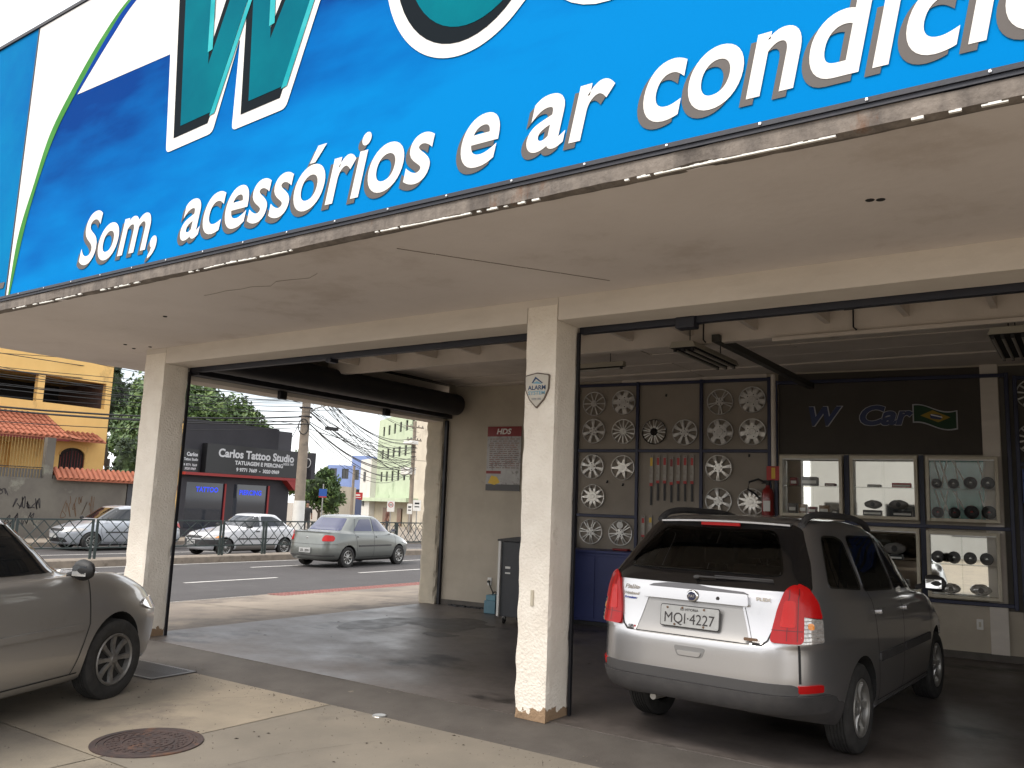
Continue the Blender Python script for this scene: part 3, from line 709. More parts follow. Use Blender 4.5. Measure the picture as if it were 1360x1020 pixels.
def cut_body(body, mats, parent, wheels, r_arch, w_in, name='body', half=.82, cabin=None, prisms=()):
    o = body.mb.build(name, mats[0], parent, smooth=True)
    extra = []
    def cutter(mb, m_):
        me_ = bpy.data.meshes.new('cut'); me_.from_pydata(mb.v, [], mb.f); me_.materials.append(m_); b_ = bmesh.new(); b_.from_mesh(me_); bmesh.ops.recalc_face_normals(b_, faces=b_.faces); b_.to_mesh(me_); b_.free()
        q_ = bpy.data.objects.new('cut', me_); COL.objects.link(q_); d_ = o.modifiers.new('c', 'BOOLEAN'); d_.object = q_; d_.operation = 'DIFFERENCE'; d_.solver = 'EXACT'
        try: d_.material_mode = 'TRANSFER'
        except Exception: pass
        extra.append(q_)
    if cabin: cutter(cabin.mb, mats[1])
    for pr in prisms: cutter(pr, mats[1])
    c = MB()
    for y, z in wheels:
        for sx in (1, -1):
            prof = [(0, half*1.3), (r_arch+.05, half*1.3), (r_arch, half-.0), (r_arch, half-w_in), (0, half-w_in)]
            c.lathe([(r_, sx*t) for r_, t in prof], 40, 'x', (0, y, z))
    me = bpy.data.meshes.new('cut'); me.from_pydata(c.v, [], c.f); me.materials.append(mats[1]); bm = bmesh.new(); bm.from_mesh(me); bmesh.ops.remove_doubles(bm, verts=bm.verts, dist=1e-5); bmesh.ops.recalc_face_normals(bm, faces=bm.faces); bm.to_mesh(me); bm.free()
    cu = bpy.data.objects.new('cut', me); COL.objects.link(cu)
    par = o.parent; o.parent = None
    md_ = o.modifiers.new('b', 'BOOLEAN'); md_.object = cu; md_.operation = 'DIFFERENCE'; md_.solver = 'EXACT'
    try: md_.material_mode = 'TRANSFER'
    except Exception: pass
    bpy.context.view_layer.update()
    nm = bpy.data.meshes.new_from_object(o.evaluated_get(bpy.context.evaluated_depsgraph_get()))
    o.modifiers.clear(); old = o.data; o.data = nm; nm.name = name; bpy.data.meshes.remove(old); bpy.data.objects.remove(cu); bpy.data.meshes.remove(me)
    for q_ in extra: bpy.data.objects.remove(q_)
    o.parent = par
    return o
_wheel = {}
def wheel(parent, y, z, x, r=.30, rim=.19, w=.18, spokes=9, style='cover', steer=0, sx=1, rim_mat=None):
    rim_mat = rim_mat or M['silver_rim']
    t = MB(); hw = w/2
    prof = [(rim+.004, hw-.012), (rim+.02, hw), (r-.035, hw+.004), (r-.008, hw-.012), (r, hw-.035)]
    for k in range(5):                             # tread grooves
        u = hw-.035-k*(w-.07)/5
        prof += [(r, u-.004), (r-.007, u-.008), (r-.007, u-.013), (r, u-.017)]
    prof += [(r, -hw+.035), (r-.008, -hw+.012), (r-.035, -hw), (rim+.02, -hw), (rim, -hw+.02)]
    t.lathe([(a, b) for a, b in prof], 40, 'x')
    o = t.build('wheel', M['rubber'], parent, smooth=True, loc=(x, y, z), rot=(0, 0, (pi if sx < 0 else 0)+steer))
    m_ = MB()
    m_.lathe([(rim+.006, hw-.006), (rim-.004, hw+.002), (rim-.016, hw-.008), (rim-.02, hw-.04), (rim-.022, -hw+.02)], 40, 'x')
    m_.lathe([(0, hw-.002), (.028, hw-.003), (.034, hw-.010), (.05, hw-.014), (.052, hw-.03)], 20, 'x')
    ri, ro = .04, rim-.012
    for k in range(spokes):
        a0 = 2*pi*k/spokes; aw = (.36 if style == 'cover' else .26)*2*pi/spokes
        def pt(rr, da, t_): return (t_, rr*cos(a0+da), rr*sin(a0+da))
        n_ = 4; rows = []
        for i in range(n_+1):
            rr = ri+(ro-ri)*i/n_; ww = aw*(.85-.25*sin(pi*i/n_)) if style == 'cover' else aw*(1.3*(.05/rr)+.35)
            h = hw-.010-.012*sin(pi*i/n_)-.004*i/n_
            rows.append([pt(rr, -ww, h-.02), pt(rr, -ww*.75, h), pt(rr, ww*.75, h), pt(rr, ww, h-.02)])
        vs = [p for r_ in rows for p in r_]; fs = [(i*4+j, i*4+j+1, i*4+j+5, i*4+j+4) for i in range(n_) for j in range(3)]
        m_.add(vs, fs)
    m_.build('rim', rim_mat, o, smooth=True)
    b = MB(); b.lathe([(0, hw-.045), (rim-.02, hw-.05)], 24, 'x'); b.build('brake_disc', M['well'], o)
    return o
def mirror_part(parent, p, sx, m, w=.17, h=.12):
    mb = MB(); vs = []; n = 10
    for i in range(n+1):
        t = i/n; s_ = sin(pi*min(1, max(0, t))**.8) if 0 < i < n else .02; k = .35+.65*s_**.5 if 0 < i < n else .25
        for j in range(12):
            a = 2*pi*j/12; vs.append((p[0]+sx*(t*w), p[1]+.055*k*cos(a)+.03*t*-1, p[2]+h*.5*k*sin(a)+.012))
    fs = [(i*12+j, i*12+(j+1) % 12, (i+1)*12+(j+1) % 12, (i+1)*12+j) for i in range(n) for j in range(12)]+[tuple(range(12)), tuple(n*12+j for j in range(12))]
    mb.add(vs, fs); mb.tube([(p[0]-sx*.06, p[1]+.01, p[2]-.035), (p[0]+sx*.03, p[1], p[2]-.01)], .022, 8)
    o = mb.build('wing_mirror', m, parent, smooth=True)
    g_ = MB(); g_.box(p[0]+sx*.03, p[1]-.066, p[2]-.03, p[0]+sx*.15, p[1]-.062, p[2]+.045); g_.build('mirror_glass', M['mirror'], o)
    return o
def handle(body, mode, u, w, parent, m, L_=.14):
    mb = body.panel(mode, [(u-L_/2, w-.02), (u+L_/2, w-.02), (u+L_/2, w+.02), (u-L_/2, w+.02)], .002, .022, .02, .015); return mb.build('door_handle', m, parent, smooth=True)

# ---- the estate car in the bay
def estate_car():
    t = thing('estate_car', 'silver estate car with black roof rails, tail to us, parked inside the workshop bay', 'car')
    pm = paint('silver_paint', (.49,.48,.48), .88, (.40,.39,.39)); pm.node_tree.nodes['Principled BSDF'].inputs['Roughness'].default_value = .30
    belt = [(0, 1.02), (1.0, .985), (2.9, .94), (3.5, .88), (4.15, .70)]
    rg = [
     (.20, 4.05, .66, [(0,.33),(.8,.20)], 5, 4), (.06, 4.16, .76, [(0,.355),(.7,.235)], 5, 4), (.012, 4.21, .80, [(0,.395),(.7,.33)], 5.5, 4), (0, 4.23, .815, [(0,.50),(1,.47)], 6, 4), (.004, 4.23, .82, .62, 6, 4),
     (.012, 4.22, .822, [(0,.735),(3,.70),(4.2,.62)], 6, 4), (.035, 4.19, .82, [(0,.775),(3,.74),(4.2,.66)], 7, 4), (.065, 4.14, .815, [(0,.89),(3,.83),(4.1,.69)], 7, 3.6),
     (.085, 4.02, .800, [(0,1.01),(3,.91),(3.6,.84),(4.0,.76)], 7, 3.4), (.098, 3.75, .782, [(0,1.06),(2.8,.955),(3.4,.90),(3.75,.86)], 7, 3.6), (.115, 3.25, .762, [(0,1.105),(2.5,.99),(3.2,.965)], 7, 4),
     (.19, 3.08, .728, [(0,1.18),(3,1.085)], 7, 4), (.33, 2.85, .668, [(0,1.32),(2.8,1.24)], 7, 4.5), (.48, 2.62, .610, [(0,1.45),(1.6,1.44),(2.6,1.37)], 7, 5), (.555, 2.50, .578, [(0,1.50),(1.6,1.495),(2.5,1.42)], 7, 5),
     (.63, 2.40, .53, [(.4,1.53),(1.5,1.53),(2.4,1.45)], 6, 5), (.80, 2.22, .40, [(.6,1.55),(1.5,1.55),(2.3,1.49)], 5, 4), (1.0, 2.0, .22, [(.6,1.56),(2.1,1.53)], 4, 4), (1.2, 1.7, .05, 1.563, 4, 4)]
    B = Body(rg); WY = (.93, 3.32); WZ = .295
    inner = Body([(a+.07, b_-.30 if b_ > 3.3 else b_-.05, c_-.055, ([(y_, z_-(.035 if i_ > 9 else 0)) for y_, z_ in d_] if isinstance(d_, list) else d_-(.035 if i_ > 9 else 0)), e_, f_) for i_, (a, b_, c_, d_, e_, f_) in enumerate(rg) if i_ >= 4])
    SW = [[(.46,1.105),(1.10,1.06),(1.14,1.395),(1.0,1.43),(.74,1.435)], [(1.17,1.05),(1.98,1.02),(1.98,1.425),(1.26,1.435)], [(2.05,1.02),(3.02,.995),(2.52,1.355),(2.05,1.42)]]
    RW = [(-.545,1.165),(.545,1.165),(.485,1.31),(.40,1.452),(-.40,1.452),(-.485,1.31)]
    prs = [MB().prism(round_poly(offset_poly(w_, -.012), .04), 'x', -1.2, 1.2) for w_ in SW]+[MB().prism(round_poly(offset_poly(RW, -.012), .05), 'y', -.5, 1.0), MB().prism([(-.56,1.05),(.56,1.05),(.46,1.34),(-.46,1.34)], 'y', 2.3, 4.0)]
    cut_body(B, [pm, M['well']], t, [(y, WZ) for y in WY], .345, .30, half=.82, cabin=inner, prisms=prs)
    st_m = mat('seat_cloth', (.05,.047,.045), (.07,.066,.062), 20, .9)
    def seat(x, y, w_, zt):
        s_ = MB().prism(round_poly([(y,.45),(y+.55,.45),(y+.55,.58),(y+.16,.62),(y-.02,zt),(y-.14,zt),(y-.02,.55)], .05), 'x', x-w_/2, x+w_/2).build('seat', st_m, t, bevel=.03)
        return s_
    seat(0, 1.45, 1.15, 1.10); seat(-.36, 2.35, .5, 1.12); seat(.36, 2.35, .5, 1.12)
    for x_, y_, z_ in ((-.36, 1.36, 1.11), (.36, 1.36, 1.11), (-.36, 2.24, 1.13), (.36, 2.24, 1.13)):
        MB().box(x_-.12, y_-.05, z_+.05, x_+.12, y_+.05, z_+.21).box(x_-.05, y_-.01, z_-.02, x_-.035, y_+.01, z_+.06).box(x_+.035, y_-.01, z_-.02, x_+.05, y_+.01, z_+.06).build('headrest', st_m, t, bevel=.02)
    MB().box(-.66, 2.85, .80, .66, 3.1, 1.0).build('dashboard', M['plastic_grey'], t, bevel=.04)
    MB().tube([(-.36+.19*cos(a), 2.72-.07*sin(a), .98+.17*sin(a)) for a in [2*pi*k/20 for k in range(21)]], .014, 6).build('steering_wheel', M['plastic_grey'], t)
    for y in WY:
        for sx in (1, -1): wheel(t, y, WZ, sx*.712, .295, .185, .175, 7, 'alloy', 0, sx)
    # lower bumper skirt in grey plastic, round the tail and along the sills
    lo = [(-.72, .26), (.72, .26), (.76, .40), (.72, .50), (-.72, .50), (-.76, .40)]
    B.panel('B', [(-.745,.362),(.745,.362),(.77,.40),(.77,.468),(-.77,.468),(-.77,.40)], .004, .018, .05, .03).build('bumper_skirt', M['plastic_grey'], t, smooth=True)
    B.panel('B', [(-.66,.470),(.66,.470),(.66,.52),(.63,.535),(-.63,.535),(-.66,.52)], .002, .006, .05, .03).build('bumper_insert', mat('plastic_mid', (.052,.05,.05), None, rough=.5), t, smooth=True)
    for sx in (1, -1):
        B.panel('R' if sx > 0 else 'L', [(.015,.36),(.56,.25),(.55,.40),(.015,.47)], .003, .015, .05, .02).build('bumper_skirt', M['plastic_grey'], t, smooth=True)
        B.panel('R' if sx > 0 else 'L', [(1.32,.20),(3.0,.20),(3.0,.26),(1.32,.26)], .003, .010, .05, .02).build('sill', M['plastic_grey'], t, smooth=True)
        B.panel('R' if sx > 0 else 'L', [(1.33,.56),(2.02,.56),(2.02,.62),(1.33,.62)], .003, .010, .05, .015).build('rub_strip', M['plastic_grey'], t, smooth=True)
        B.panel('R' if sx > 0 else 'L', [(2.05,.56),(2.96,.56),(2.96,.62),(2.05,.62)], .003, .010, .05, .015).build('rub_strip', M['plastic_grey'], t, smooth=True)
        a = sx*14
        B.panel(a, [(sx*.66,.485),(sx*.79,.485),(sx*.79,.53),(sx*.66,.53)], .003, .010, .03, .01).build('reflector', M['red_lamp'], t, smooth=True)
    # tailgate: dark glazed upper half, glass proper, lamps
    BG = mat('tailgate_gloss', (.010,.009,.009), None, rough=.16, coat=.3)
    B.panel('B', [(-.70,1.085),(.70,1.085),(.64,1.25),(.535,1.47),(.47,1.50),(-.47,1.50),(-.535,1.47),(-.64,1.25)], .002, .005, .05, .03, hole=offset_poly(RW, -.015)).build('tailgate_surround', BG, t, smooth=True)
    B.panel('B', RW, .008, .004, .05, .06, 6).build('rear_window', M['cabin_glass'], t, smooth=True)
    sp = MB(); 
    for i in range(13):
        x = -.47+.94*i/12; c = (x/.47)**2
        sp.add([(x,.62+.03*c,1.528-.012*c),(x,.49+.05*c,1.515-.012*c),(x,.49+.05*c,1.503-.012*c),(x,.56+.03*c,1.49-.012*c)], [])
    sp.f = [(i*4+j, i*4+(j+1) % 4, i*4+4+(j+1) % 4, i*4+4+j) for i in range(12) for j in range(4)]+[(0,1,2,3),(48,51,50,49)]; sp.m = [0]*len(sp.f)
    sp.build('spoiler', pm, t, smooth=True)
    MB().box(-.14,.492,1.478,.14,.51,1.499).build('brake_light', M['red_lamp'], t)
    for sx in (1, -1):
        md = sx*12
        q = lambda pts: [(sx*a, b) for a, b in pts]
        l1 = B.panel(md, q([(.505,.775),(.690,.775),(.690,.92),(.680,1.10),(.640,1.125),(.585,1.09),(.550,.99),(.52,.86)]), .004, .016, .03, .03)
        l1.build('tail_lamp', M['red_lamp'], t, smooth=True)
        md2 = sx*42
        B.panel(md2, q([(.570,.94),(.735,.925),(.715,1.02),(.665,1.10),(.605,1.13),(.575,1.10)]), .004, .016, .03, .02).build('tail_lamp', M['red_lamp'], t, smooth=True)
        cl_ = B.panel(md2, q([(.570,.775),(.735,.785),(.737,.92),(.570,.935)]), .004, .014, .03, .015).build('reversing_lamp', M['clear_lamp'], t, smooth=True)
        tag(cl_, 'clear lower half of the tail lamp')
        for k in range(6):
            B.ribbon(md2, q([(.578, .79+.024*k), (.728, .797+.024*k)]), .006, .018, .002).build('lens_rib', mat('lens_rib', (.25,.22,.2), None, rough=.3), cl_)
        B.panel(md2, q([(.625,.86),(.665,.86),(.665,.90),(.625,.90)]), .018, .003, .02, .015).build('bulb', M['amber_lamp'], cl_)
    # number plate; recess shade is put into a flush sheet's darker grey
    B.panel('B', [(-.40,.745),(.40,.745),(.335,.975),(-.335,.975)], .001, .0015, .05, .02).build('plate_recess', mat('recess_shade', (.33,.32,.31), None, rough=.4, metal=.4), t, smooth=True)
    for sg in (-1, 1):
        B.ribbon('B', [(sg*.40,.75),(sg*.335,.97)], .014, .003, .004).build('recess_edge', pm, t)
    B.panel('B', [(-.37,.975),(.37,.975),(.36,1.045),(-.36,1.045)], .002, .026, .04, .015).build('tailgate_bar', pm, t, smooth=True)
    PL = thing('number_plate', None, None); PL.parent = t; PL.location = (-.01, .028, .875); PL.rotation_euler = (R(-6), 0, 0)
    pl_ = MB().prism(round_poly([(-.20,-.066),(.20,-.066),(.20,.066),(-.20,.066)], .015), 'y', -.004, .004).build('plate', M['plate'], PL)
    
    text_on('lettering', 'MQI\u00b74227', M['plate_ink'], pl_, lambda a, b: (a-.172, -.006, b-.045), .096, width=.345)
    text_on('lettering', 'ES-VITORIA', M['plate_ink'], pl_, lambda a, b: (a-.062, -.006, b+.038), .022, width=.125, bold=.0004)
    br = MB(); br.prism(round_poly([(-.206,-.072),(.206,-.072),(.206,.072),(-.206,.072)], .018), 'y', .002, .006); br.build('plate_frame', M['plastic_grey'], PL)
    for a, b in ((-.10,-.055),(.10,-.055),(-.155,.05),(.1,.055),(-.05,.055)):
        MB().lathe([(0,-.009),(.007,-.008),(.008,-.004)], 8, 'y', (a,0,b)).build('bolt', M['wood'], PL)
    # badges
    for sx in (1, -1):
        q = lambda pts: [(sx*a, b) for a, b in pts]
        merge(B.ribbon(sx*12, q([(.60,.79),(.612,1.09)]), .004, .020, .002), B.ribbon(sx*12, q([(.655,.79),(.66,1.10)]), .005, .020, .002), B.ribbon(sx*12, q([(.515,.85),(.685,.85)]), .004, .020, .002)).build('lens_rib', mat('lens_dark', (.10,.003,.003), None, rough=.3), t)
        B.panel(sx*12, q([(.56,.87),(.645,.87),(.645,1.03),(.585,1.03)]), .0205, .002, .03, .02).build('lens_panel', mat('lens_bright', (.50,.012,.009), None, rough=.28, coat=.15, spec=.25), t)
    bd = MB().lathe([(0,-.006),(.030,-.006),(.036,-.003),(.04,.004)], 28, 'y', (0, .046, 1.012)); b0 = bd.build('badge', M['chrome'], t, smooth=True)
    MB().lathe([(0,-.008),(.029,-.0075)], 24, 'y', (0,.046,1.012)).build('badge_face', mat('badge_blue', (.02,.025,.06), None, rough=.3), b0)
    text_on('lettering', 'FIAT', M['chrome'], b0, lambda a, b: (a-.022, .0365, 1.012+b-.009), .026, width=.044)
    def bt(s, x, z, h, w, m_=M['chrome'], sh=0, y=None):
        yy = B.ray('B', x+w/2, z)[0].y-.008 if y is None else y
        text_on('lettering', s, m_, t, lambda a, b: (x+a, yy-(0), z+b), h, width=w, shear=sh, bold=.0012)
    bt('Palio', -.515, 1.02, .040, .11, sh=.3); bt('Weekend', -.515, .98, .026, .115, sh=.3); bt('Premium', -.51, .952, .022, .09, mat('badge_ink', (.03,.05,.25), None), sh=.2)
    bt('FLEX', .41, 1.02, .028, .095); bt('SP', -.455, .765, .026, .04, M['plate_ink'], .2); bt('N', -.412, .765, .026, .02, M['red_lamp'], .2)
    MB().lathe([(0,-.003),(.012,-.003),(.014,.004)], 12, 'y', (.17, B.ray('B', .17, 1.01)[0].y-.027, 1.01)).build('tailgate_lock', M['plate_ink'], t)
    MB().prism(round_poly([(.36,.775),(.45,.778),(.445,.795),(.36,.795)], .008), 'y', .006, .012).build('sticker', M['wood'], t)
    # pull handle in the bumper panel
    B.panel('B', [(-.085,.625),(.085,.625),(.11,.69),(-.11,.69)], .001, .002, .03, .02).build('pull_recess', mat('recess_shade2', (.22,.215,.21), None, rough=.4, metal=.4), t, smooth=True)  # flush sheet, coloured darker to stand for the hollow's shade
    B.panel('B', [(-.07,.632),(.07,.632),(.085,.662),(-.085,.662)], .001, .010, .03, .015).build('pull_handle', pm, t, smooth=True)
    # shut lines
    gp_ = merge(B.ribbon('B', [(-.52,.85),(-.495,.785),(-.46,.755),(.46,.755),(.495,.785),(.52,.85)], .010), B.ribbon('B', [(-.66,.77),(-.665,.54)], .010), B.ribbon('B', [(.66,.77),(.665,.54)], .010))
    for s_ in 'RL':
        gp_ = merge(gp_, B.ribbon(s_, [(1.28,1.40),(1.22,1.02),(1.30,.62),(1.36,.28)], .009), B.ribbon(s_, [(2.05,1.42),(2.04,.95),(2.04,.25)], .009), B.ribbon(s_, [(3.0,.95),(3.02,.6),(2.98,.25)], .009), B.ribbon(s_, [(1.36,.285),(2.98,.285)], .008))
    tag(gp_.build('panel_gap', M['black'], t), kind='stuff')
    # side glass
    for s_ in 'RL':
        B.panel(s_, SW[0], .002, .004, .05, .05).build('side_window', M['cabin_glass'], t, smooth=True)
        B.panel(s_, SW[1], .002, .004, .05, .05).build('side_window', M['cabin_glass'], t, smooth=True)
        B.panel(s_, SW[2], .002, .004, .05, .05).build('side_window', M['cabin_glass'], t, smooth=True)
        handle(B, s_, 1.42, .90, t, pm); handle(B, s_, 2.16, .88, t, pm)
    B.panel('F', [(-.62,1.02),(.62,1.02),(.49,1.36),(-.49,1.36)], .002, .004, .05, .05).build('windscreen', M['cabin_glass'], t, smooth=True)
    B.panel('F', [(-.75,.52),(-.45,.52),(-.45,.66),(-.72,.68)], .002, .01, .04, .03).build('headlamp', M['clear_lamp'], t, smooth=True)
    B.panel('F', [(.75,.52),(.45,.52),(.45,.66),(.72,.68)], .002, .01, .04, .03).build('headlamp', M['clear_lamp'], t, smooth=True)
    # roof rails
    for sx in (1, -1):
        mb = MB(); pts = [(sx*.585,.62,1.50),(sx*.60,.74,1.555),(sx*.60,.95,1.578),(sx*.60,1.3,1.578),(sx*.595,1.8,1.565),(sx*.585,2.1,1.525),(sx*.57,2.25,1.47)]
        P_ = cr([(p[1], p[2]) for p in pts], 5)
        mb.tube([(sx*.52, a, b) for a, b in P_], .024, 8); mb.build('roof_rail', M['plastic_grey'], t, smooth=True)
    for sx in (1, -1): mirror_part(t, (sx*.80, 2.86, 1.03), sx, M['plastic_grey'], .18, .14)
    # rear wiper
    w = MB(); w.tube([(0,.125,1.13),(0,.09,1.135),(.015,.105,1.138)], .012, 8); w.tube([(.0,.105,1.138),(.18,.115,1.140),(.50,.145,1.140)], .007, 6); w.tube([(.12,.125,1.150),(.50,.135,1.150)], .006, 6)
    w.build('rear_wiper', M['plastic_grey'], t, smooth=True)
    # polythene lip above the bar
    B.panel('B', [(-.33,1.05),(.36,1.05),(.33,1.062),(.1,1.072),(0,1.085),(-.2,1.08),(-.3,1.065)], .008, .005, .03).build('seal_flap', mat('seal_flap', (.12,.115,.12), None, rough=.3), t, smooth=True)
    ex = MB(); ex.tube([(-.30,.45,.30),(-.30,.10,.315)], .022, 12); ex.build('exhaust_pipe', M['silver_rim'], t, smooth=True)
    ub = MB().box(-.45,1.3,.20,.45,3.7,.26).build('underbody', M['well'], t)
    return t
EST = estate_car(); EST.location = (-2.31, 5.53, .006); EST.rotation_euler = (0, 0, R(-3)); EST.scale = (1.065, 1.035, 1.03)

# ---- generic saloon / hatch used for the street traffic and the near car
def street_car(name, label, pm, L_, W_, H_, kind, glass, wb=(.75, 3.15), wr=.29, spokes=8, tail=True, plate='', dark_sill=False, steer=0, rim_mat=None, arch=.335):
    t = thing(name, label, 'car'); near_ = False; h = W_/2; zb = .90*H_/1.43; zt = H_
    if kind == 'saloon': rb, rdeck, rtop, wsb, wst = .62, .98, 1.12, L_-1.05, L_-1.78
    elif kind == 'hatch': rb, rdeck, rtop, wsb, wst = .10, .97, .52, L_-1.02, L_-1.72
    elif kind == 'near': rb, rdeck, rtop, wsb, wst = .10, .99, .52, L_-1.30, L_-2.02; kind = 'hatch'; near_ = True
    else: rb, rdeck, rtop, wsb, wst = .36, .95, .98, L_-1.25, L_-1.92   # fastback three-door
    k = H_/1.43; hood = ((.74, .90) if near_ else (.70, .84)) if kind != 'fast' else (.74, .84)
    F1 = lambda *z: [(a, b*k) for a, b in z]
    rg = [(.22, L_-.18, h-.16, .19, 5, 4), (.06, L_-.07, h-.06, .23, 5, 3.6), (.01, L_-.02, h-.01, .36, 5.5, 3.4), (0, L_, h, .50, 5.5, 3.4), (.01, L_-.005, h, .60, 5.5, 3.4),
          (.035, L_-.03, h, F1((0,.72),(L_-1.2,.70),(L_,.62)), 5.5, 3.2), (.06, L_-.08, h-.005, F1((0,.84),(L_-1.4,.82 if near_ else .80),(L_-.3,hood[0]-.02 if near_ else hood[0])), 5, 3),
          (.09 if kind != 'fast' else .10, L_-.22, h-.02, F1((0,rdeck-.05),(L_-1.3,.90 if near_ else .87),(L_-.3,hood[0]+.05)), 5, 3.2),
          ((.14 if kind != 'saloon' else .13), L_-.60, h-.045, F1((0,rdeck),(1.2,.925),(L_-1.2,.95 if near_ else .905),(L_-.6,hood[1])), 5, 3.6),
          (rb, wsb, h-.07, F1((0,rdeck+.02),(1.2,.965),(wsb,.95)), 6, 4),
          (rb+(rtop-rb)*.35, wsb-(wsb-wst)*.35, h-.105, F1((0,1.10),(3,1.09)), 6, 4.2), (rb+(rtop-rb)*.75, wsb-(wsb-wst)*.72, h-.155, F1((0,1.27),(3,1.26)), 6, 4.5),
          (rtop, wst, h-.195, F1((0,1.375),(3,1.37)), 6, 4.5), (rtop+.12, wst-.12, h-.25, F1((0,1.405),(3,1.40)), 5, 4.5), (rtop+.35, wst-.3, h-.42, 1.425*k, 5, 4), (rtop+.5, wst-.45, .08, 1.432*k, 4, 4)]
    B = Body(rg, 3, 12, 40, 12); r = wr
    cut_body(B, [pm, M['well']], t, [(y, r-.005) for y in wb], arch, .27, half=h)
    for j, y in enumerate(wb):
        for sx in (1, -1): wheel(t, y, r-.005, sx*(h-.105), r, r*.63, .17, spokes, 'alloy' if spokes < 12 else 'cover', steer if j == 1 else 0, sx, rim_mat)
    G_ = glass; z = lambda a: a*k
    ytop = rtop+.06; 
    for s_ in 'RL':
        y0 = rb+(.30 if kind != 'saloon' else .38); 
        fr = wsb-.16
        if kind == 'fast':
            B.panel(s_, [(.66,z(1.02)),(1.72,z(.99)),(1.72,z(1.335)),(1.25,z(1.33)),(.95,z(1.22))], .002, .004, .06, .05).build('side_window', G_, t, smooth=True)
            B.panel(s_, [(1.80,z(.985)),(fr,z(.97)),(wst+.12,z(1.30)),(1.80,z(1.335))], .002, .004, .06, .04).build('side_window', G_, t, smooth=True)
        elif kind == 'saloon':
            B.panel(s_, [(y0+.10,z(.995)),(1.92,z(.985)),(1.88,z(1.325)),(rtop+.30,z(1.32))], .002, .004, .06, .05).build('side_window', G_, t, smooth=True)
            B.panel(s_, [(1.99,z(.985)),(fr,z(.97)),(wst+.10,z(1.30)),(1.95,z(1.33))], .002, .004, .06, .04).build('side_window', G_, t, smooth=True)
        else:
            B.panel(s_, [(.55,z(1.02)),(1.65,z(.99)),(1.65,z(1.33)),(.80,z(1.30))], .002, .004, .06, .05).build('side_window', G_, t, smooth=True)
            B.panel(s_, [(1.73,z(.985)),(fr,z(.97)),(wst+.10,z(1.30)),(1.73,z(1.33))], .002, .004, .06, .04).build('side_window', G_, t, smooth=True)
        mid = 1.76 if kind == 'fast' else 1.95 if kind == 'saloon' else 1.69
        lines = [[(mid,z(1.36)),(mid+.02,z(.95)),(mid+.02,.27)], [(fr+.06,z(.93)),(fr+.10,z(.6)),(fr-.04,.27)], [(wb[0]+.42,.275),(wb[1]-.42,.275)]]
        if kind == 'saloon': lines.append([(rtop+.12,z(1.33)),(1.10,z(.95)),(1.22,z(.62)),(1.22,.45)])
        gpp = merge(*[B.ribbon(s_, l_, .010) for l_ in lines]); tag(gpp.build('panel_gap', M['black'], t), kind='stuff')
        B.panel(s_, [(wb[0]+.42,z(.56)),(wb[1]-.44,z(.56)),(wb[1]-.44,z(.605)),(wb[0]+.42,z(.605))], .002, .010, .06, .01).build('rub_strip', M['plastic_grey'] if kind != 'hatch' else pm, t, smooth=True)
        if dark_sill: B.panel(s_, [(wb[0]+.40,.20),(wb[1]-.40,.20),(wb[1]-.40,z(.40)),(wb[0]+.40,z(.40))], .002, .008, .06, .01).build('sill', mat('dusty_sill', (.22,.2,.18), None, rough=.7), t, smooth=True)
        handle(B, s_, mid+.16, z(.83), t, M['plastic_grey'] if kind == 'fast' else pm)
        if kind == 'saloon': handle(B, s_, 1.28, z(.84), t, pm)
    B.panel('B', [(-h+.23,z(1.035 if kind != 'saloon' else 1.0)),(h-.23,z(1.035 if kind != 'saloon' else 1.0)),(h-.33,z(1.335)),(-h+.33,z(1.335))], .002, .004, .06, .05).build('rear_window', G_, t, smooth=True)
    B.panel('F', [(-h+.17,z(1.0)),(h-.17,z(1.0)),(h-.27,z(1.34)),(-h+.27,z(1.34))], .002, .004, .06, .05).build('windscreen', G_, t, smooth=True)
    for sx in (1, -1):
        q = lambda pts: [(sx*a, b) for a, b in pts]
        a = sx*22
        B.panel(a, q([(.50,z(.72)),(.78,z(.72)),(.80,z(.80)),(.76,z(.87)),(.56,z(.885)),(.50,z(.80))]), .004, .012, .03, .03).build('tail_lamp', M['red_lamp'], t, smooth=True)
        m_ = 180-sx*22                              # seen from the front corner
        B.panel(m_, [(-a_, b_) for a_, b_ in q([(.50,z(.60)),(.80,z(.60)),(.86,z(.66)),(.80,z(.72)),(.60,z(.735)),(.48,z(.68))])] if False else q([(-.02, 0), (0, 0), (0, .01)]), .004, .01, .04) if False else None
        B.panel('F', q([(.40,z(.575)),(.70,z(.60)),(.755,z(.66)),(.70,z(.70)),(.44,z(.675))]), .003, .012, .03, .03).build('headlamp', M['clear_lamp'], t, smooth=True)
        if kind == 'fast': B.panel('F', q([(.655,z(.61)),(.705,z(.61)),(.705,z(.67)),(.655,z(.67))]), .005, .012, .03, .01).build('indicator_lamp', M['amber_lamp'], t, smooth=True)
        mirror_part(t, (sx*(h-.035), wsb-.26, z(.985)), sx, M['black'], *((.17, .12) if kind != 'hatch' else (.19, .16)))
    B.panel('F', [(-.36,z(.60)),(.36,z(.60)),(.38,z(.675)),(-.38,z(.675))], .002, .008, .04, .02).build('grille', M['black'], t, smooth=True)
    dk = M['plastic_grey'] if kind == 'fast' else M['black']
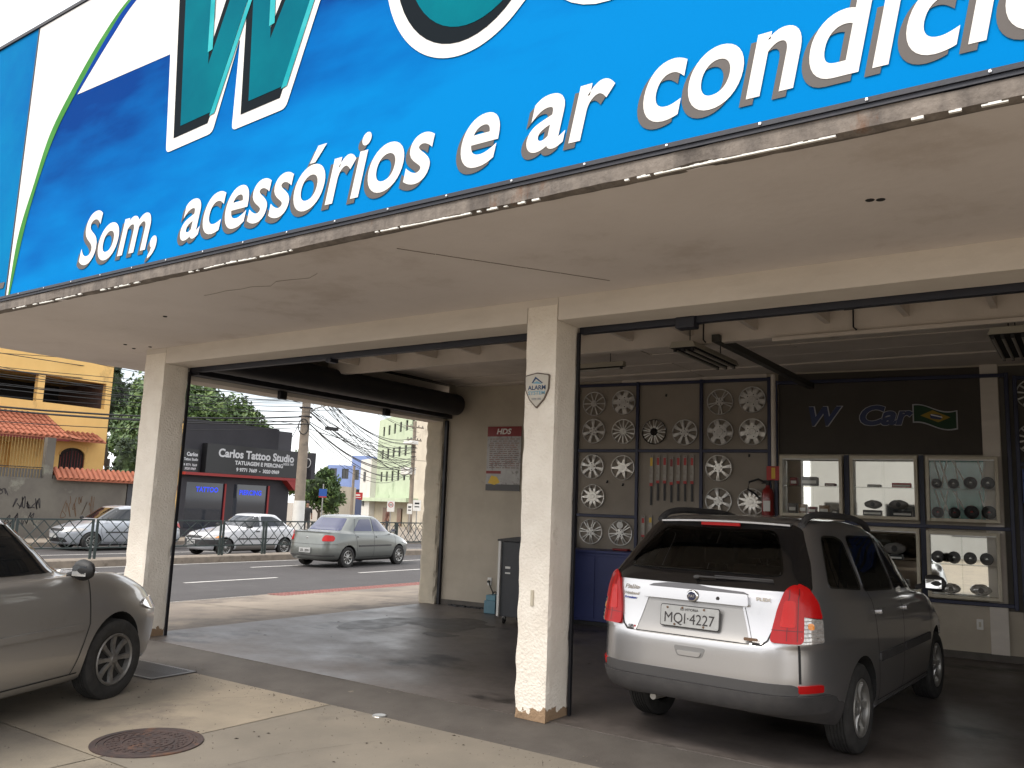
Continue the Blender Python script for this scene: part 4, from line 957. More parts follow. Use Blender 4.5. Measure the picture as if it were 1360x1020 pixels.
    if kind == 'fast':
        for md_ in 'FB': B.panel(md_, [(-h+.04,.36),(h-.04,.36),(h-.03,.53),(-h+.03,.53)], .004, .03, .05, .03).build('bumper', dk, t, smooth=True)
    else:
        B.panel('F', [(-.52,.28),(.52,.28),(.46,.42),(-.46,.42)], .002, .006, .05, .03).build('air_intake', dk, t, smooth=True)
        B.panel('B', [(-h+.08,.33),(h-.08,.33),(h-.08,.355),(-h+.08,.355)], .003, .012, .05, .01).build('bumper_strip', M['plastic_grey'], t, smooth=True)
        B.ribbon('B', [(-h+.05,z(.635)),(h-.05,z(.635))], .008).build('panel_gap', M['black'], t)
    for md_, y_, rz in (('B', -1, 0), ('F', 1, pi)):
        h0 = B.ray(md_, 0, .46 if kind != 'fast' else .40)[0]
        e = MB().box(-.20, -.008, -.065, .20, .004, .065).build('number_plate', M['plate'], t, loc=(0, h0.y+y_*(.02 if kind != 'fast' else .045), .47 if kind != 'fast' else .44), rot=(0, 0, rz))
        if plate: text_on('lettering', plate, M['plate_ink'], e, lambda a_, b_: (a_-.17, -.011, b_-.04), .09, width=.34, bold=.002)
    if kind == 'saloon': MB().lathe([(0,-.006),(.03,-.005),(.035,.01)], 16, 'y', (0, B.ray('B', 0, z(.80))[0].y, z(.80))).build('badge', M['chrome'], t)
    MB().box(-h+.3, .6, .15, h-.3, L_-.6, .21).build('underbody', M['well'], t)
    return t
def place(o, x, y, rz, dz=0): o.location = (x, y, hz(x, y)+dz); o.rotation_euler = (0, 0, R(rz))

near = street_car('hatchback', 'grey-beige car nose-in at the left edge, front wheel turned, before the first pillar', paint('beige_silver_paint', (.36,.338,.31), .6, (.29,.27,.245)), 4.22, 1.70, 1.52, 'near', M['car_glass'], wb=(.72, 3.22), wr=.315, spokes=8, steer=R(-3), arch=.375, rim_mat=mat('worn_rim', (.26,.25,.235), (.15,.14,.13), 12, .4, metal=.6))
place(near, -6.2, .75, 22)
sie = street_car('saloon_car', 'grey-green saloon driving away on the near carriageway with red tail lamps', paint('grey_green_paint', (.17,.178,.165), .6), 4.13, 1.63, 1.43, 'saloon', M['car_glass_blue'], wb=(.86, 3.23), wr=.285, spokes=9, plate='JZL 2091')
place(sie, -17.75, 16.0, 6)
gol = street_car('saloon_car', 'old white three-door car behind the median railing before the black studio', paint('white_paint', (.56,.56,.57), .05), 3.81, 1.60, 1.36, 'fast', M['car_glass'], wb=(.75, 3.11), wr=.28, spokes=12, plate='GKZ 3170', dark_sill=True)
gol.name = 'three_door_car'; place(gol, -23.5, 20.3, 180)
slv = street_car('saloon_car', 'light silver saloon facing left before the graffiti wall on the far carriageway', paint('light_silver_paint', (.40,.42,.45), .4), 4.23, 1.66, 1.47, 'saloon', M['car_glass'], wb=(.95, 3.40), wr=.30, spokes=10)
place(slv, -27.6, 18.5, 180)
# ------------------------------------------------------------------ things on the workshop wall
def wthing(name, label, cat, u, z, off=0, group=None):
    p = wl(u, z, off); return thing(name, label, cat, p, TH, group)      # local: x along wall, -y into the room, z up
BP = M['blue_paint']
# display racks of square tube
def rack(label, u0, u1, z0, z1, verts, hors, panels=True):
    t = wthing('wall_rack', label, 'rack', u0, z0, .0, 'blue steel racks on the back wall')
    s = .045
    for u in verts: MB().box(u-u0-s/2, -.06, 0, u-u0+s/2, -.012, z1-z0).build('upright', BP, t, bevel=.004)
    for (a, b, z) in hors: MB().box(a-u0+s/2, -.058, z-z0-s/2, b-u0-s/2, -.014, z-z0+s/2).build('crossbar', BP, t, bevel=.004)
    return t
rack('blue steel rack holding wheel covers and wiper blades behind the estate car', 2.50, 5.42, .95, 3.53, [2.50, 3.47, 4.43, 5.38],
     [(2.50, 3.47, 3.50), (3.47, 4.43, 3.50), (4.43, 5.38, 3.50), (2.50, 3.47, 2.50), (3.47, 4.43, 2.50), (4.43, 5.38, 2.50), (2.50, 3.47, 1.53)])
rack('dark blue rack around the glass display cases at the right', 5.47, 8.24, .62, 3.47, [5.47, 8.22], [(5.47, 8.22, 3.44), (5.47, 8.22, 1.565), (5.47, 8.22, .665)])
for u in (6.365, 7.25): 
    o = MB().box(-.03, -.05, 0, .03, -.014, 1.8).build('upright', BP, None); o.parent = [x for x in COL.objects if x.name == 'wall_rack.001'][0]; o.location = (u-5.47, 0, .03)
rack('blue rack at the right edge of the picture with wheel covers and a plastic crate', 8.31, 9.9, .50, 3.43, [8.31, 9.9], [(8.31, 9.9, 3.40), (8.31, 9.9, 2.35), (8.31, 9.9, .53)])

# wheel covers
def wheel_cover(label, u, z, n, style, m, r=.187, rot=0, off=.03):
    t = wthing('wheel_cover', label, 'wheel cover', u, z, off, 'wheel covers hung on the wall')
    a = MB(); a.lathe([(r-.016, -.006), (r-.012, -.020), (r-.004, -.022), (r, -.012), (r, 0), (r-.014, 0)], 40, 'y'); a.build('rim_ring', m, t, smooth=True)
    b = MB(); ro = r-.012
    hub = {'thin': .045, 'wide': .062, 'split': .055, 'star': .07, 'disc': .10}[style]
    hubp = [(0, -.034), (hub*.45, -.034), (hub*.5, -.030), (hub, -.030), (hub+.006, -.016)]
    def spoke(a0, w0, w1, i0=hub, bulge=.012):
        rows = []
        for i in range(5):
            s_ = i/4; rr = i0+(ro-i0)*s_; w = w0+(w1-w0)*s_; h = -.026-bulge*sin(pi*s_)*.6+.012*s_
            def P(dx, y): return (rr*cos(a0)-dx*sin(a0), y, rr*sin(a0)+dx*cos(a0))
            rows.append([P(-w, h+.012), P(-w*.7, h), P(w*.7, h), P(w, h+.012)])
        b.add([p for q in rows for p in q], [(i*4+j, i*4+j+1, i*4+j+5, i*4+j+4) for i in range(4) for j in range(3)])
    for k in range(n):
        a0 = 2*pi*k/n+rot
        if style == 'thin': spoke(a0, .008, .012)
        elif style == 'wide': spoke(a0, .016, .034)
        elif style == 'split': spoke(a0-.13, .008, .009); spoke(a0+.13, .008, .009)
        elif style == 'star': spoke(a0, .030, .012)
        elif style == 'disc': spoke(a0, .036, .042, hub*.9)
    b.build('spokes', m, t, smooth=True)
    c = MB(); c.lathe(hubp, 24, 'y'); hb = c.build('centre_cap', m, t, smooth=True)
    d = MB()
    if style in ('disc', 'wide', 'split'):
        for k in range(4+(n % 2)):
            a0 = 2*pi*k/(4+(n % 2)); d.lathe([(0, -.0325), (.008, -.0325), (.009, -.028)], 8, 'y', (hub*.72*cos(a0), 0, hub*.72*sin(a0)))
        d.build('bolt_holes', M['black'], hb)
    return t
S_, C_, D_ = M['silver_cap'], M['chrome_cap'], M['dull_cap']
HC = [("ten-spoke wheel cover, top left of the rack's left panel", 2.77, 3.22, 10, 'thin', D_), ("star-pattern wheel cover with five bolt holes, top right of the rack's left panel", 3.245, 3.23, 7, 'disc', D_),
 ("seven-spoke dull wheel cover below the ten-spoke one in the left panel", 2.77, 2.80, 7, 'wide', D_), ("many-spoked turbine wheel cover with a dark middle, second row of the left panel", 3.25, 2.79, 14, 'thin', S_),
 ("black wheel cover with bright split spokes, left of the pair above the wiper blades", 3.73, 2.78, 9, 'split', M['black_gloss']), ("dark nine-spoke wheel cover, right of the pair above the wiper blades", 4.19, 2.77, 8, 'wide', D_),
 ("Y-spoke wheel cover in the upper left of the rack's third panel", 4.70, 3.20, 5, 'split', D_), ("starburst wheel cover with a solid middle in the upper right of the third panel", 5.15, 3.22, 9, 'disc', D_),
 ("closed disc wheel cover with small slots, second row left in the third panel", 4.70, 2.77, 6, 'disc', D_), ("six-slot wheel cover beside the down pipe, second row of the third panel", 5.15, 2.77, 7, 'disc', S_),
 ("bright seven-spoke wheel cover under the crossbar at the far left", 2.76, 2.26, 8, 'wide', S_), ("wheel cover with a gleaming middle beside the upright, left of the wiper blades", 3.25, 2.25, 7, 'star', C_),
 ("shiny multi-spoke wheel cover alone in the third row at the far left", 2.78, 1.81, 10, 'star', C_), ("wheel cover with forked spokes just above the blue cabinet, left one", 2.76, 1.29, 7, 'split', S_),
 ("wheel cover with a round price sticker above the blue cabinet, right one", 3.23, 1.29, 7, 'split', S_), ("bright seven-spoke wheel cover right of the wiper blades, upper one", 4.68, 2.26, 7, 'wide', C_),
 ("double-spoke wheel cover right of the wiper blades, half hidden by the car roof", 4.68, 1.80, 6, 'wide', S_), ("crinkled bright wheel cover left of the fire extinguisher", 5.13, 1.80, 11, 'star', C_),
 ("dark multi-spoke wheel cover at the right picture edge, upper one", 8.50, 3.20, 12, 'thin', D_), ("dark multi-spoke wheel cover at the right picture edge, lower one", 8.48, 2.65, 12, 'thin', D_)]
for i, h in enumerate(HC):
    t = wheel_cover(*h, rot=i*.37)
    if i == 14: MB().lathe([(0, -.036), (.048, -.035), (.05, -.033)], 20, 'y', (0, 0, .115)).build('price_sticker', M['white'], t)
    if i == 4:
        for ch in t.children:
            if ch.name.startswith('spokes'): ch.data.materials[0] = S_
# packaged wiper blades
blade_cols = [M['yellow'], M['red'], M['red'], M['dark_red'], M['red'], M['red'], M['red']]
def blade(u, z1, L_, m, lab):
    t = wthing('wiper_blade', lab, 'wiper blade', u, z1, .02, 'packaged wiper blades')
    w = .027
    MB().prism(round_poly([(-w,-L_*.62),(w,-L_*.62),(w,0),(-w,0)], .012), 'y', -.012, 0).build('card_sleeve', mat('card_sleeve', (.36,.33,.28), (.26,.22,.19), 16, .5), t)
    MB().box(-w*.7, -.0135, -L_*.22, w*.7, -.012, -.04).build('colour_label', m, t)
    MB().box(-w*.9, -.0135, -L_*.62, w*.9, -.012, -L_*.56).build('brand_band', M['red'], t)
    MB().box(-.006, -.010, -L_*.98, .006, -.002, -L_*.62).box(-.016, -.006, -L_, .016, -.004, -L_*.62).build('blade', M['plastic_grey'], t)
    MB().lathe([(.008, -.016), (.010, -.012), (.008, -.010)], 8, 'y', (0, 0, -.02)).build('hang_hole', M['black'], t)
labs = ["packaged wiper blade with yellow label, leftmost of the row of seven", "packaged wiper blade, second from left in the row", "packaged wiper blade, third from left in the row", "packaged wiper blade hanging slightly lower, middle of the row", "packaged wiper blade, third from right in the row", "packaged wiper blade, second from right in the row", "packaged wiper blade, rightmost of the row of seven"]
for i in range(7): blade(3.69+i*.101, 2.44-(.02 if i == 3 else 0), .66 if i != 0 else .73, blade_cols[i], labs[i])
blade(3.575, 1.56, .5, M['red'], "short orange wiper package low beside the rack upright"); blade(3.685, 1.57, .5, M['yellow'], "short yellow wiper package low beside the rack upright")

# glass display cases with mirrored backs
FR = M['cream']
def case(label, u, z, items, shelves=(.40,), back=None):
    t = wthing('display_case', label, 'display case', u, z, .015, 'glass display cases on the back wall')
    W, H, D = .79, .80, .17; f = .04
    fr = MB(); fr.box(0,-D,0,f,0,H).box(W-f,-D,0,W,0,H).box(f,-D,0,W-f,0,f).box(f,-D,H-f,W-f,0,H); fr.build('frame', FR, t, bevel=.004)
    MB().box(f,-.008,f,W-f,-.001,H-f).build('mirror_back', M['mirror'] if not back else back, t)  # a given back replaces the mirror: its reflection is painted as board and strips
    if back:
        for i_, (a_, b_) in enumerate([(.10,.18),(.16,.26),(.24,.17),(.33,.36),(.30,.47),(.58,.66),(.66,.60)]):
            for z0_, z1_ in ((.05,.38),(.42,.75)): MB().tube([(a_,-.012,z1_),(b_+.0,-.014,z0_)], .010, 6).build('reflection_strip', M['white'], t)
    for s_ in shelves: MB().box(f+.002,-D+.02,s_-.003,W-f-.002,-.01,s_+.003).build('glass_shelf', M['glass'], t)
    MB().box(f+.001,-D+.006,f+.001,W/2-.004,-D+.010,H-f-.001).build('sliding_pane', M['glass'], t); MB().box(W/2-.02,-D+.013,f+.001,W-f-.001,-D+.017,H-f-.001).build('sliding_pane', M['glass'], t)
    MB().box(f,-D+.002,H-f-.012,W-f,-D+.02,H-f-.001).build('track', M['silver_rim'], t)
    for fn in items: fn(t, u, z)
def speaker(dx, dz, r, lab, tilt=.0, rad=M['silver_cap']):
    def fn(t, u, z):
        s = wthing('car_speaker', lab, 'speaker', u+dx, z+dz+r, .015+.09, 'round car speakers in the display cases'); s.rotation_euler = (R(-8), 0, TH)
        MB().lathe([(0, .05), (r*.45, .05), (r*.5, .03), (r*.85, 0), (r, -.004), (r, -.012), (r*.93, -.014), (r*.86, -.008), (r*.55, .008), (r*.34, .012)], 28, 'y').build('basket', M['black'], s, smooth=True)
        MB().lathe([(r*.90, -.0145), (r*.84, -.010), (r*.58, .006), (r*.36, .010), (r*.30, 0), (0, -.008)], 28, 'y').build('cone', M['plastic_grey'], s, smooth=True)
        MB().prism([(-r*.22,-r*.06),(r*.22,-r*.06),(r*.10,r*.16),(-r*.10,r*.16)], 'y', -.016, -.009).build('tweeter', rad, s)
    return fn
def carton(dx, dz, w, h, d, m, lab, name='carton', cat='box', y=.05):
    def fn(t, u, z):
        s = MB().box(-w/2, -d/2, 0, w/2, d/2, h).build(name, m, None, bevel=.004); s.location = wl(u+dx, z+dz, .015+y); s.rotation_euler = (0, 0, TH); tag(s, lab, cat)
        MB().box(-w/2+.01, -d/2-.0015, h*.25, w/2-.01, -d/2-.0002, h*.6).build('printed_band', M['white'], s)
    return fn
def lamp_unit(dx, dz, s_, lab, m=M['clear_lamp']):
    def fn(t, u, z):
        s = wthing('headlamp_unit', lab, 'car lamp', u+dx, z+dz, .015+.08)
        mb = MB(); vs = []; n = 14
        for i in range(n+1):
            a = pi*i/n; 
            for j in range(10): b = 2*pi*j/10; rr = s_*(1+.08*noise.noise(Vector((i*.7, j*.9, dx*9)))); vs.append((rr*cos(a)*1.0, .05*sin(a)*sin(b), s_*.55+rr*.55*sin(a)*cos(b)))
        mb.add(vs, [(i*10+j, i*10+(j+1) % 10, (i+1)*10+(j+1) % 10, (i+1)*10+j) for i in range(n) for j in range(10)]); mb.build('lens', m, s, smooth=True)
        MB().lathe([(0, -.052), (s_*.25, -.052), (s_*.3, -.04)], 16, 'y', (0, 0, s_*.55)).build('bulb_seat', M['black'], s)
    return fn
c1, c2, c3 = [mat(n_, a, b, 12, .6) for n_, a, b in (('carton_red', (.22,.03,.03), (.15,.02,.02)), ('carton_grey', (.18,.16,.15), (.12,.11,.10)), ('carton_tan', (.30,.19,.10), (.2,.12,.07)))]
case('upper left display case with small cartons on a glass shelf, beside the extinguisher', 5.535, 1.63, [
    carton(.17,.404,.09,.11,.08,c1,'small dark red carton on the shelf of the upper left case'), carton(.37,.404,.20,.12,.10,c2,'large grey packaged part on the shelf of the upper left case'), carton(.63,.404,.13,.04,.09,c1,'flat red packet on the shelf of the upper left case'),
    carton(.15,.042,.10,.13,.08,c2,'grey carton at the bottom left of the upper left case'), carton(.28,.042,.09,.12,.08,c3,'tan carton at the bottom of the upper left case, second from left'), carton(.40,.042,.10,.09,.08,c1,'low red carton at the bottom middle of the upper left case'), carton(.55,.042,.12,.11,.08,c3,'tan carton at the bottom right of the upper left case'), carton(.68,.042,.07,.06,.06,c2,'little grey carton in the bottom right corner of the upper left case')])
case('upper middle display case with horns and lamps', 6.42, 1.63, [
    carton(.60,.404,.22,.06,.10,M['red'],'flat red packet on the shelf of the upper middle case'), carton(.28,.404,.16,.035,.10,c2,'low grey packet on the shelf of the upper middle case'), lamp_unit(.26,.13,.10,'wrapped lamp in the bottom left of the upper middle case',c2), lamp_unit(.56,.13,.11,'wrapped lamp in the bottom right of the upper middle case',c2),
    carton(.25,.042,.22,.07,.09,M['black'],'black horn unit at the bottom left of the upper middle case'), carton(.60,.042,.22,.07,.09,M['black'],'black horn unit at the bottom right of the upper middle case')])
pos = ['far left', 'second from left', 'second from right', 'far right']
case('upper right display case holding eight round speakers', 7.30, 1.63, [speaker(.12+.185*i, .404, .062+(.014 if i > 1 else 0), 'black round speaker on the upper shelf of the right case, '+pos[i]) for i in range(4)]+[speaker(.12+.185*i, .042, .068+(.014 if i > 1 else 0), 'black round speaker on the floor of the right case, '+pos[i], rad=M['red']) for i in range(4)], back=mat('teal_reflection', (.03,.17,.14), (.05,.25,.21), 3, .12, spec=.9, coat=1))
case('lower middle display case, half hidden by the estate car', 6.42, .73, [lamp_unit(.50,.47,.13,'packaged lamp on the shelf of the lower middle case',c2), carton(.48,.404,.22,.06,.09,M['black'],'black tray on the shelf of the lower middle case'), carton(.55,.042,.2,.12,.1,c2,'grey carton at the bottom of the lower middle case')])
case('lower right display case with speakers over two packaged lamps', 7.285, .715, [speaker(.12+.175*i, .41, .072, 'black speaker with bright centre in the lower right case, '+pos[i]) for i in range(4)]+[lamp_unit(.25,.05,.105,'round lamp in plastic wrap at the bottom left of the lower right case'), lamp_unit(.57,.05,.115,'round lamp in plastic wrap at the bottom right of the lower right case')])
case('lower left display case behind the estate car roof', 5.535, .73, [carton(.4,.404,.2,.1,.09,c2,'grey carton hidden behind the estate car in the lower left case')])
for (u, z) in ((6.9, 2.44), (5.6, 2.44)): pass
# painted wall sign  W Car + flag
ws = wthing('wall_sign', 'dark blue lettering with a small waving flag above the glass display cases', 'sign', 5.84, 2.84, .012)
wsB = mat('wall_sign_blue', (.014,.026,.09), None, rough=.4)
for k, m_, bo in ((0, mat('sign_outline', (.38,.38,.40), None), .020), (1, wsB, .013)):
    f = lambda a, b, k=k: (a, -.006-.004*k, b)
    text_on('lettering', 'W', m_, ws, lambda a, b, k=k: (a+.06, -.006-.004*k, b+.015), .34, shear=.25, bold=bo, width=.42+.02*(1-k))
    text_on('lettering', 'Car', m_, ws, lambda a, b, k=k: (a+.70-.01*(1-k), -.006-.004*k, b+.015), .34, shear=.25, bold=bo, width=.64+.02*(1-k))
fl_ = lambda s_: [(1.335+.02*0+(x_), z_) for x_, z_ in []]
def wave(x0, x1, z0, z1, o=0): 
    n = 14; T = [(x0+(x1-x0)*i/n, z1+.035*sin(pi*.3+2*pi*.8*i/n)-.05*i/n) for i in range(n+1)]; Bt = [(x0+(x1-x0)*i/n, z0+.035*sin(pi*.3+2*pi*.8*i/n)-.05*i/n) for i in range(n, -1, -1)]; return T+Bt
for k, pl_, m_ in ((0, wave(1.33, 1.84, .00, .24), mat('sign_outline', (.38,.38,.40), None)), (1, wave(1.345, 1.825, .015, .225), mat('flag_green', (.006,.038,.012), None)), (2, [(1.42,.12),(1.56,.185),(1.76,.09),(1.62,.03)], mat('flag_yellow', (.28,.18,.015), None)), (3, round_poly([(1.53,.08),(1.66,.06),(1.66,.12),(1.53,.14)], .05), wsB), (4, [(1.54,.12),(1.67,.085),(1.665,.10),(1.54,.135)], M['white'])):
    mb = MB(); mb.prism(pl_, 'y', -.006-.002*k, -.002); mb.build('flag' if k == 1 else 'flag_shape', m_, ws)
# poster
po = wthing('poster', 'red-topped brake parts poster on the grey wall left of the middle pillar', 'poster', .90, 1.86, .012)
MB().box(0, -.006, 0, .62, 0, 1.03).build('sheet', mat('poster_sheet', (.40,.38,.36), (.30,.285,.27), 5, .35, c3=(.2,.18,.17), c3scale=6, c3lo=.55, c3hi=.6), po)
MB().box(0, -.008, .87, .62, -.0062, 1.03).build('header', mat('poster_red', (.20,.010,.010), None, rough=.35), po)
text_on('lettering', 'HDS', M['white'], po, lambda a, b: (a+.17, -.010, b+.91), .12, shear=.2, bold=.004, width=.27)
MB().box(0, -.008, 0, .62, -.0062, .10).build('footer', mat('poster_dark', (.05,.045,.045), None, rough=.4), po)
MB().box(.0, -.0085, .27, .27, -.0062, .315).build('band', M['dark_red'], po)
MB().prism([(.04,.12),(.16,.09),(.26,.13),(.20,.22),(.10,.24)], 'y', -.0085, -.0062).build('picture', M['yellow'], po)
rows = MB()
random.seed(3)
for r_ in range(15):
    x = .05
    while x < .56:
        w = random.uniform(.02, .09); rows.box(x, -.0075, .36+r_*.033, min(x+w, .59), -.0064, .36+r_*.033+.012); x += w+random.uniform(.008, .03)
tag(rows.build('print_lines', mat('poster_ink', (.12,.10,.10), (.30,.12,.08), 12, .5), po), kind='stuff')
# outlet, cable, blue transformer box, tool cart
def outlet(label, u, z):
    t = wthing('wall_socket', label, 'socket', u, z, .004); MB().prism(round_poly([(-.035,-.06),(.035,-.06),(.035,.06),(-.035,.06)], .008), 'y', -.010, 0).build('cover_plate', M['white'], t)
    MB().box(-.012, -.013, -.03, .012, -.0102, .03).build('switch', M['cream'], t); return t
outlet('white wall socket with a black plug beside the tool cart', 1.04, .43); outlet('white wall socket low on the wall right of the estate car', 7.83, .42)
cb = wthing('power_cable', 'black cable hanging from the wall socket down to the blue box', 'cable', 1.04, 0, .03)
mb = MB(); mb.tube([(p[0], -.01, p[1]) for p in cr([(0,.43),(.03,.36),(.10,.24),(.14,.12),(.16,.30),(.22,.27)], 6)], .009, 6); mb.lathe([(0,-.03),(.018,-.03),(.02,0)], 10, 'y', (0,0,.43)); mb.build('cord', M['black'], cb)
bx = thing('transformer_box', 'small light blue box on the floor between wall socket and tool cart', 'box', (-7.62, 10.70, .006), R(3))
MB().box(-.10,-.12,0,.10,.12,.19).build('case', mat('pale_blue', (.10,.20,.25), (.08,.17,.21), 8, .5), bx, bevel=.008); MB().box(-.085,-.10,.19,.085,.10,.27).build('top_case', mat('pale_blue2', (.12,.24,.29), None), bx, bevel=.008)
MB().tube([(0,-.05,.27),(0,-.05,.31),(0,.05,.31),(0,.05,.27)], .008, 6).build('handle', M['black'], bx)
ct = thing('tool_cart', 'grey tool cart on castors with a pale edge, half behind the middle pillar', 'cart', (-6.68, 10.15, .006), R(6))
MB().box(-.25,-.30,.10,.52,.22,1.12).build('cabinet', mat('cart_grey', (.045,.046,.05), (.035,.036,.04), 5, .5), ct, bevel=.006)
MB().box(-.285,-.33,.10,-.25,-.28,1.13).build('side_edge', M['white'], ct); MB().prism([(-.30,1.125),(.56,1.125),(.56,1.15),(.12,1.21),(-.30,1.15)], 'y', -.34, .26).build('lid', M['plastic_grey'], ct, bevel=.004)
for x, y in ((-.2,-.25),(.45,-.25),(-.2,.17),(.45,.17)):
    w = MB().lathe([(.0,-.012),(.04,-.012),(.046,-.008),(.046,.008),(.04,.012),(0,.012)], 14, 'x', (x, y, .046)).build('castor', M['rubber'], ct, smooth=True); MB().box(x-.02,y-.02,.05,x+.02,y+.02,.10).build('castor_fork', M['silver_rim'], w)
MB().box(-.18,-.305,.75,-.10,-.302,.78).box(-.18,-.305,.68,-.10,-.302,.70).build('latch', M['white'], ct)
# debris along the wall foot
db = MB(); random.seed(5)
for i in range(60):
    u = random.uniform(.35, 1.15); r_ = random.uniform(.01, .04); p = wl(u, .012, random.uniform(.03, .12)); a = random.random()*3
    db.box(p.x-r_, p.y-r_*.4, .006, p.x+r_, p.y+r_*.4, .012+r_*.4)
tag(db.build('litter', M['black']), 'dark heap of scraps along the foot of the grey wall', 'litter', kind='stuff')
# blue workbench cabinet under the rack
cbn = thing('workbench', 'dark blue steel workbench under the wheel covers behind the middle pillar', 'workbench', wl(2.3, .006, .62), TH)
MB().box(0, 0, .06, 2.35, .55, 1.0).build('cabinet', M['bench_blue'], cbn, bevel=.006); MB().box(-.03, -.03, 1.0, 2.38, .56, 1.04).build('top', M['bench_blue'], cbn, bevel=.006); MB().box(.03, .03, 0, 2.32, .5, .06).build('plinth', M['black'], cbn)
for k in range(3): MB().box(.04+k*.78, -.012, .10, .78+k*.78, -.001, .96).build('door', M['bench_blue'], cbn, bevel=.004)
hd = thing('headphones', 'dark coiled bag of cables on the left end of the blue workbench', 'cable bag', wl(2.48, 1.05, .35), TH)
mb = MB(); 
for k in range(3): mb.tube([(.09*cos(a)*(1-.1*k), .07*sin(a), .03+.04*k+.02*sin(3*a)) for a in [2*pi*i/16 for i in range(17)]], .022, 8)
mb.build('coil', M['black'], hd, smooth=True); hd.name = 'cable_coil'
o = MB().box(-.07,-.03,0,.07,.03,.05).build('clear_packet', M['clear_lamp'], None, bevel=.01); o.location = wl(2.6, 1.047, .5); tag(o, 'small shiny packet in front of the cable coil on the blue workbench', 'packet')
o = MB().box(-.12,-.06,0,.12,.06,.03).build('rag', M['dark_red'], None, bevel=.01); o.location = wl(3.35, 1.047, .3); tag(o, 'crumpled red rag on the blue workbench under the stickered wheel cover', 'rag')
# fire extinguisher and its sign
fe = wthing('fire_extinguisher', 'red fire extinguisher with black hose hung left of the display cases', 'extinguisher', 5.37, 1.55, .12)
rd = mat('extinguisher_red', (.22,.012,.010), None, rough=.35, coat=.4)
MB().lathe([(0,0),(.07,0),(.08,.02),(.08,.36),(.065,.42),(.03,.45),(.025,.48),(0,.48)], 20, 'z').build('cylinder', rd, fe, smooth=True)
MB().box(-.02,-.02,.48,.02,.02,.53).box(-.09,-.012,.53,.05,.012,.545).box(-.08,-.012,.50,0,.012,.512).build('valve', M['black'], fe)
MB().tube([(-.02,0,.51),(-.12,-.02,.56),(-.24,-.03,.52),(-.26,-.03,.42),(-.16,-.05,.36),(-.10,-.06,.30)], .014, 8).build('hose', M['black'], fe, smooth=True)
MB().box(-.045,-.083,.13,.045,-.078,.27).build('label_plate', M['white'], fe)
es = wthing('safety_sign', 'small red and yellow fire extinguisher sign on the white pipe', 'sign', 5.36, 2.10, .09)
MB().box(-.01,-.004,0,.17,0,.19).build('sheet', M['red'], es); MB().box(.055,-.006,.02,.105,-.0042,.17).build('pictogram', M['yellow'], es)
# crate, shelf and packs at the right edge
crt = wthing('plastic_crate', 'blue plastic crate hanging in the rack at the right picture edge', 'crate', 8.50, 1.88, .06)
bc = mat('crate_blue', (.02,.05,.20), None, rough=.4)
mb = MB(); mb.box(-.17,-.22,0,.25,.02,.02)
for k in range(5): mb.box(-.17,-.22,.03+k*.075,.25,-.205,.075+k*.075)
for x in (-.17,.04,.235): mb.box(x,-.224,0,x+.015,-.20,.40)
mb.build('crate_shell', bc, crt, bevel=.004)
shf = wthing('shelf', 'white shelf with upright packs at the right picture edge', 'shelf', 8.36, .98, .02); MB().box(0,-.28,0,1.4,0,.05).build('board', M['white'], shf, bevel=.004)
for i, (c_, lb) in enumerate([(M['red'], 'red upright pack on the right edge shelf, leftmost'), (M['white'], 'white upright pack on the right edge shelf, between red and green'), (mat('pack_green', (.02,.18,.14), None, rough=.5), 'green upright pack on the right edge shelf'), (M['white'], 'second white upright pack on the right edge shelf, at its far end')]):
    o = MB().box(0,-.14,0,.05,0,.25).build('upright_pack', c_, None, bevel=.003); o.location = wl(8.37+i*.058, 1.031, .08); o.rotation_euler = (0, 0, TH); tag(o, lb, 'pack')
# lights under the ceiling
def batten(label, x, y, z, L_, w, rz, n=2):
    t = thing('ceiling_light', label, 'ceiling light', (x, y, z), rz, 'unlit fluorescent ceiling fittings')
    MB().prism([(-w/2,.0),(w/2,.0),(w/2*.8,.06),(-w/2*.8,.06)], 'y', 0, L_).build('reflector', mat('fitting_white', (.34,.31,.25), None, rough=.5), t, bevel=.003)
    MB().prism([(-w/2+.012,-.004),(w/2-.012,-.004),(w/2-.012,-.001),(-w/2+.012,-.001)], 'y', .012, L_-.012).build('recess', M['well'], t)
    for k in range(n):
        MB().tube([((k+.5)/n*w-w/2, .06, -.022), ((k+.5)/n*w-w/2, L_-.06, -.022)], .014, 10).build('tube', mat('tube_glass', (.28,.26,.23), None, rough=.3), t, smooth=True)
        for yy in (.03, L_-.06): MB().box((k+.5)/n*w-w/2-.012, yy, -.035, (k+.5)/n*w-w/2+.012, yy+.03, -.004).build('socket', M['black'], t)
    for yy in (.2, L_-.2): MB().tube([(0, yy, .06), (0, yy, 3.58-z)], .006, 6).build('rod', M['black'], t)
batten('open fluorescent fitting beside the steel strut over the estate car', -3.30, 7.68, 3.24, 1.25, .28, 0, 3)
batten('open fluorescent fitting at the upper right picture edge', -.55, 8.2, 3.24, 1.25, .30, 0, 4)
batten('slim fluorescent batten behind the middle pillar', -6.1, 9.28, 3.40, 1.35, .10, R(-90), 1)
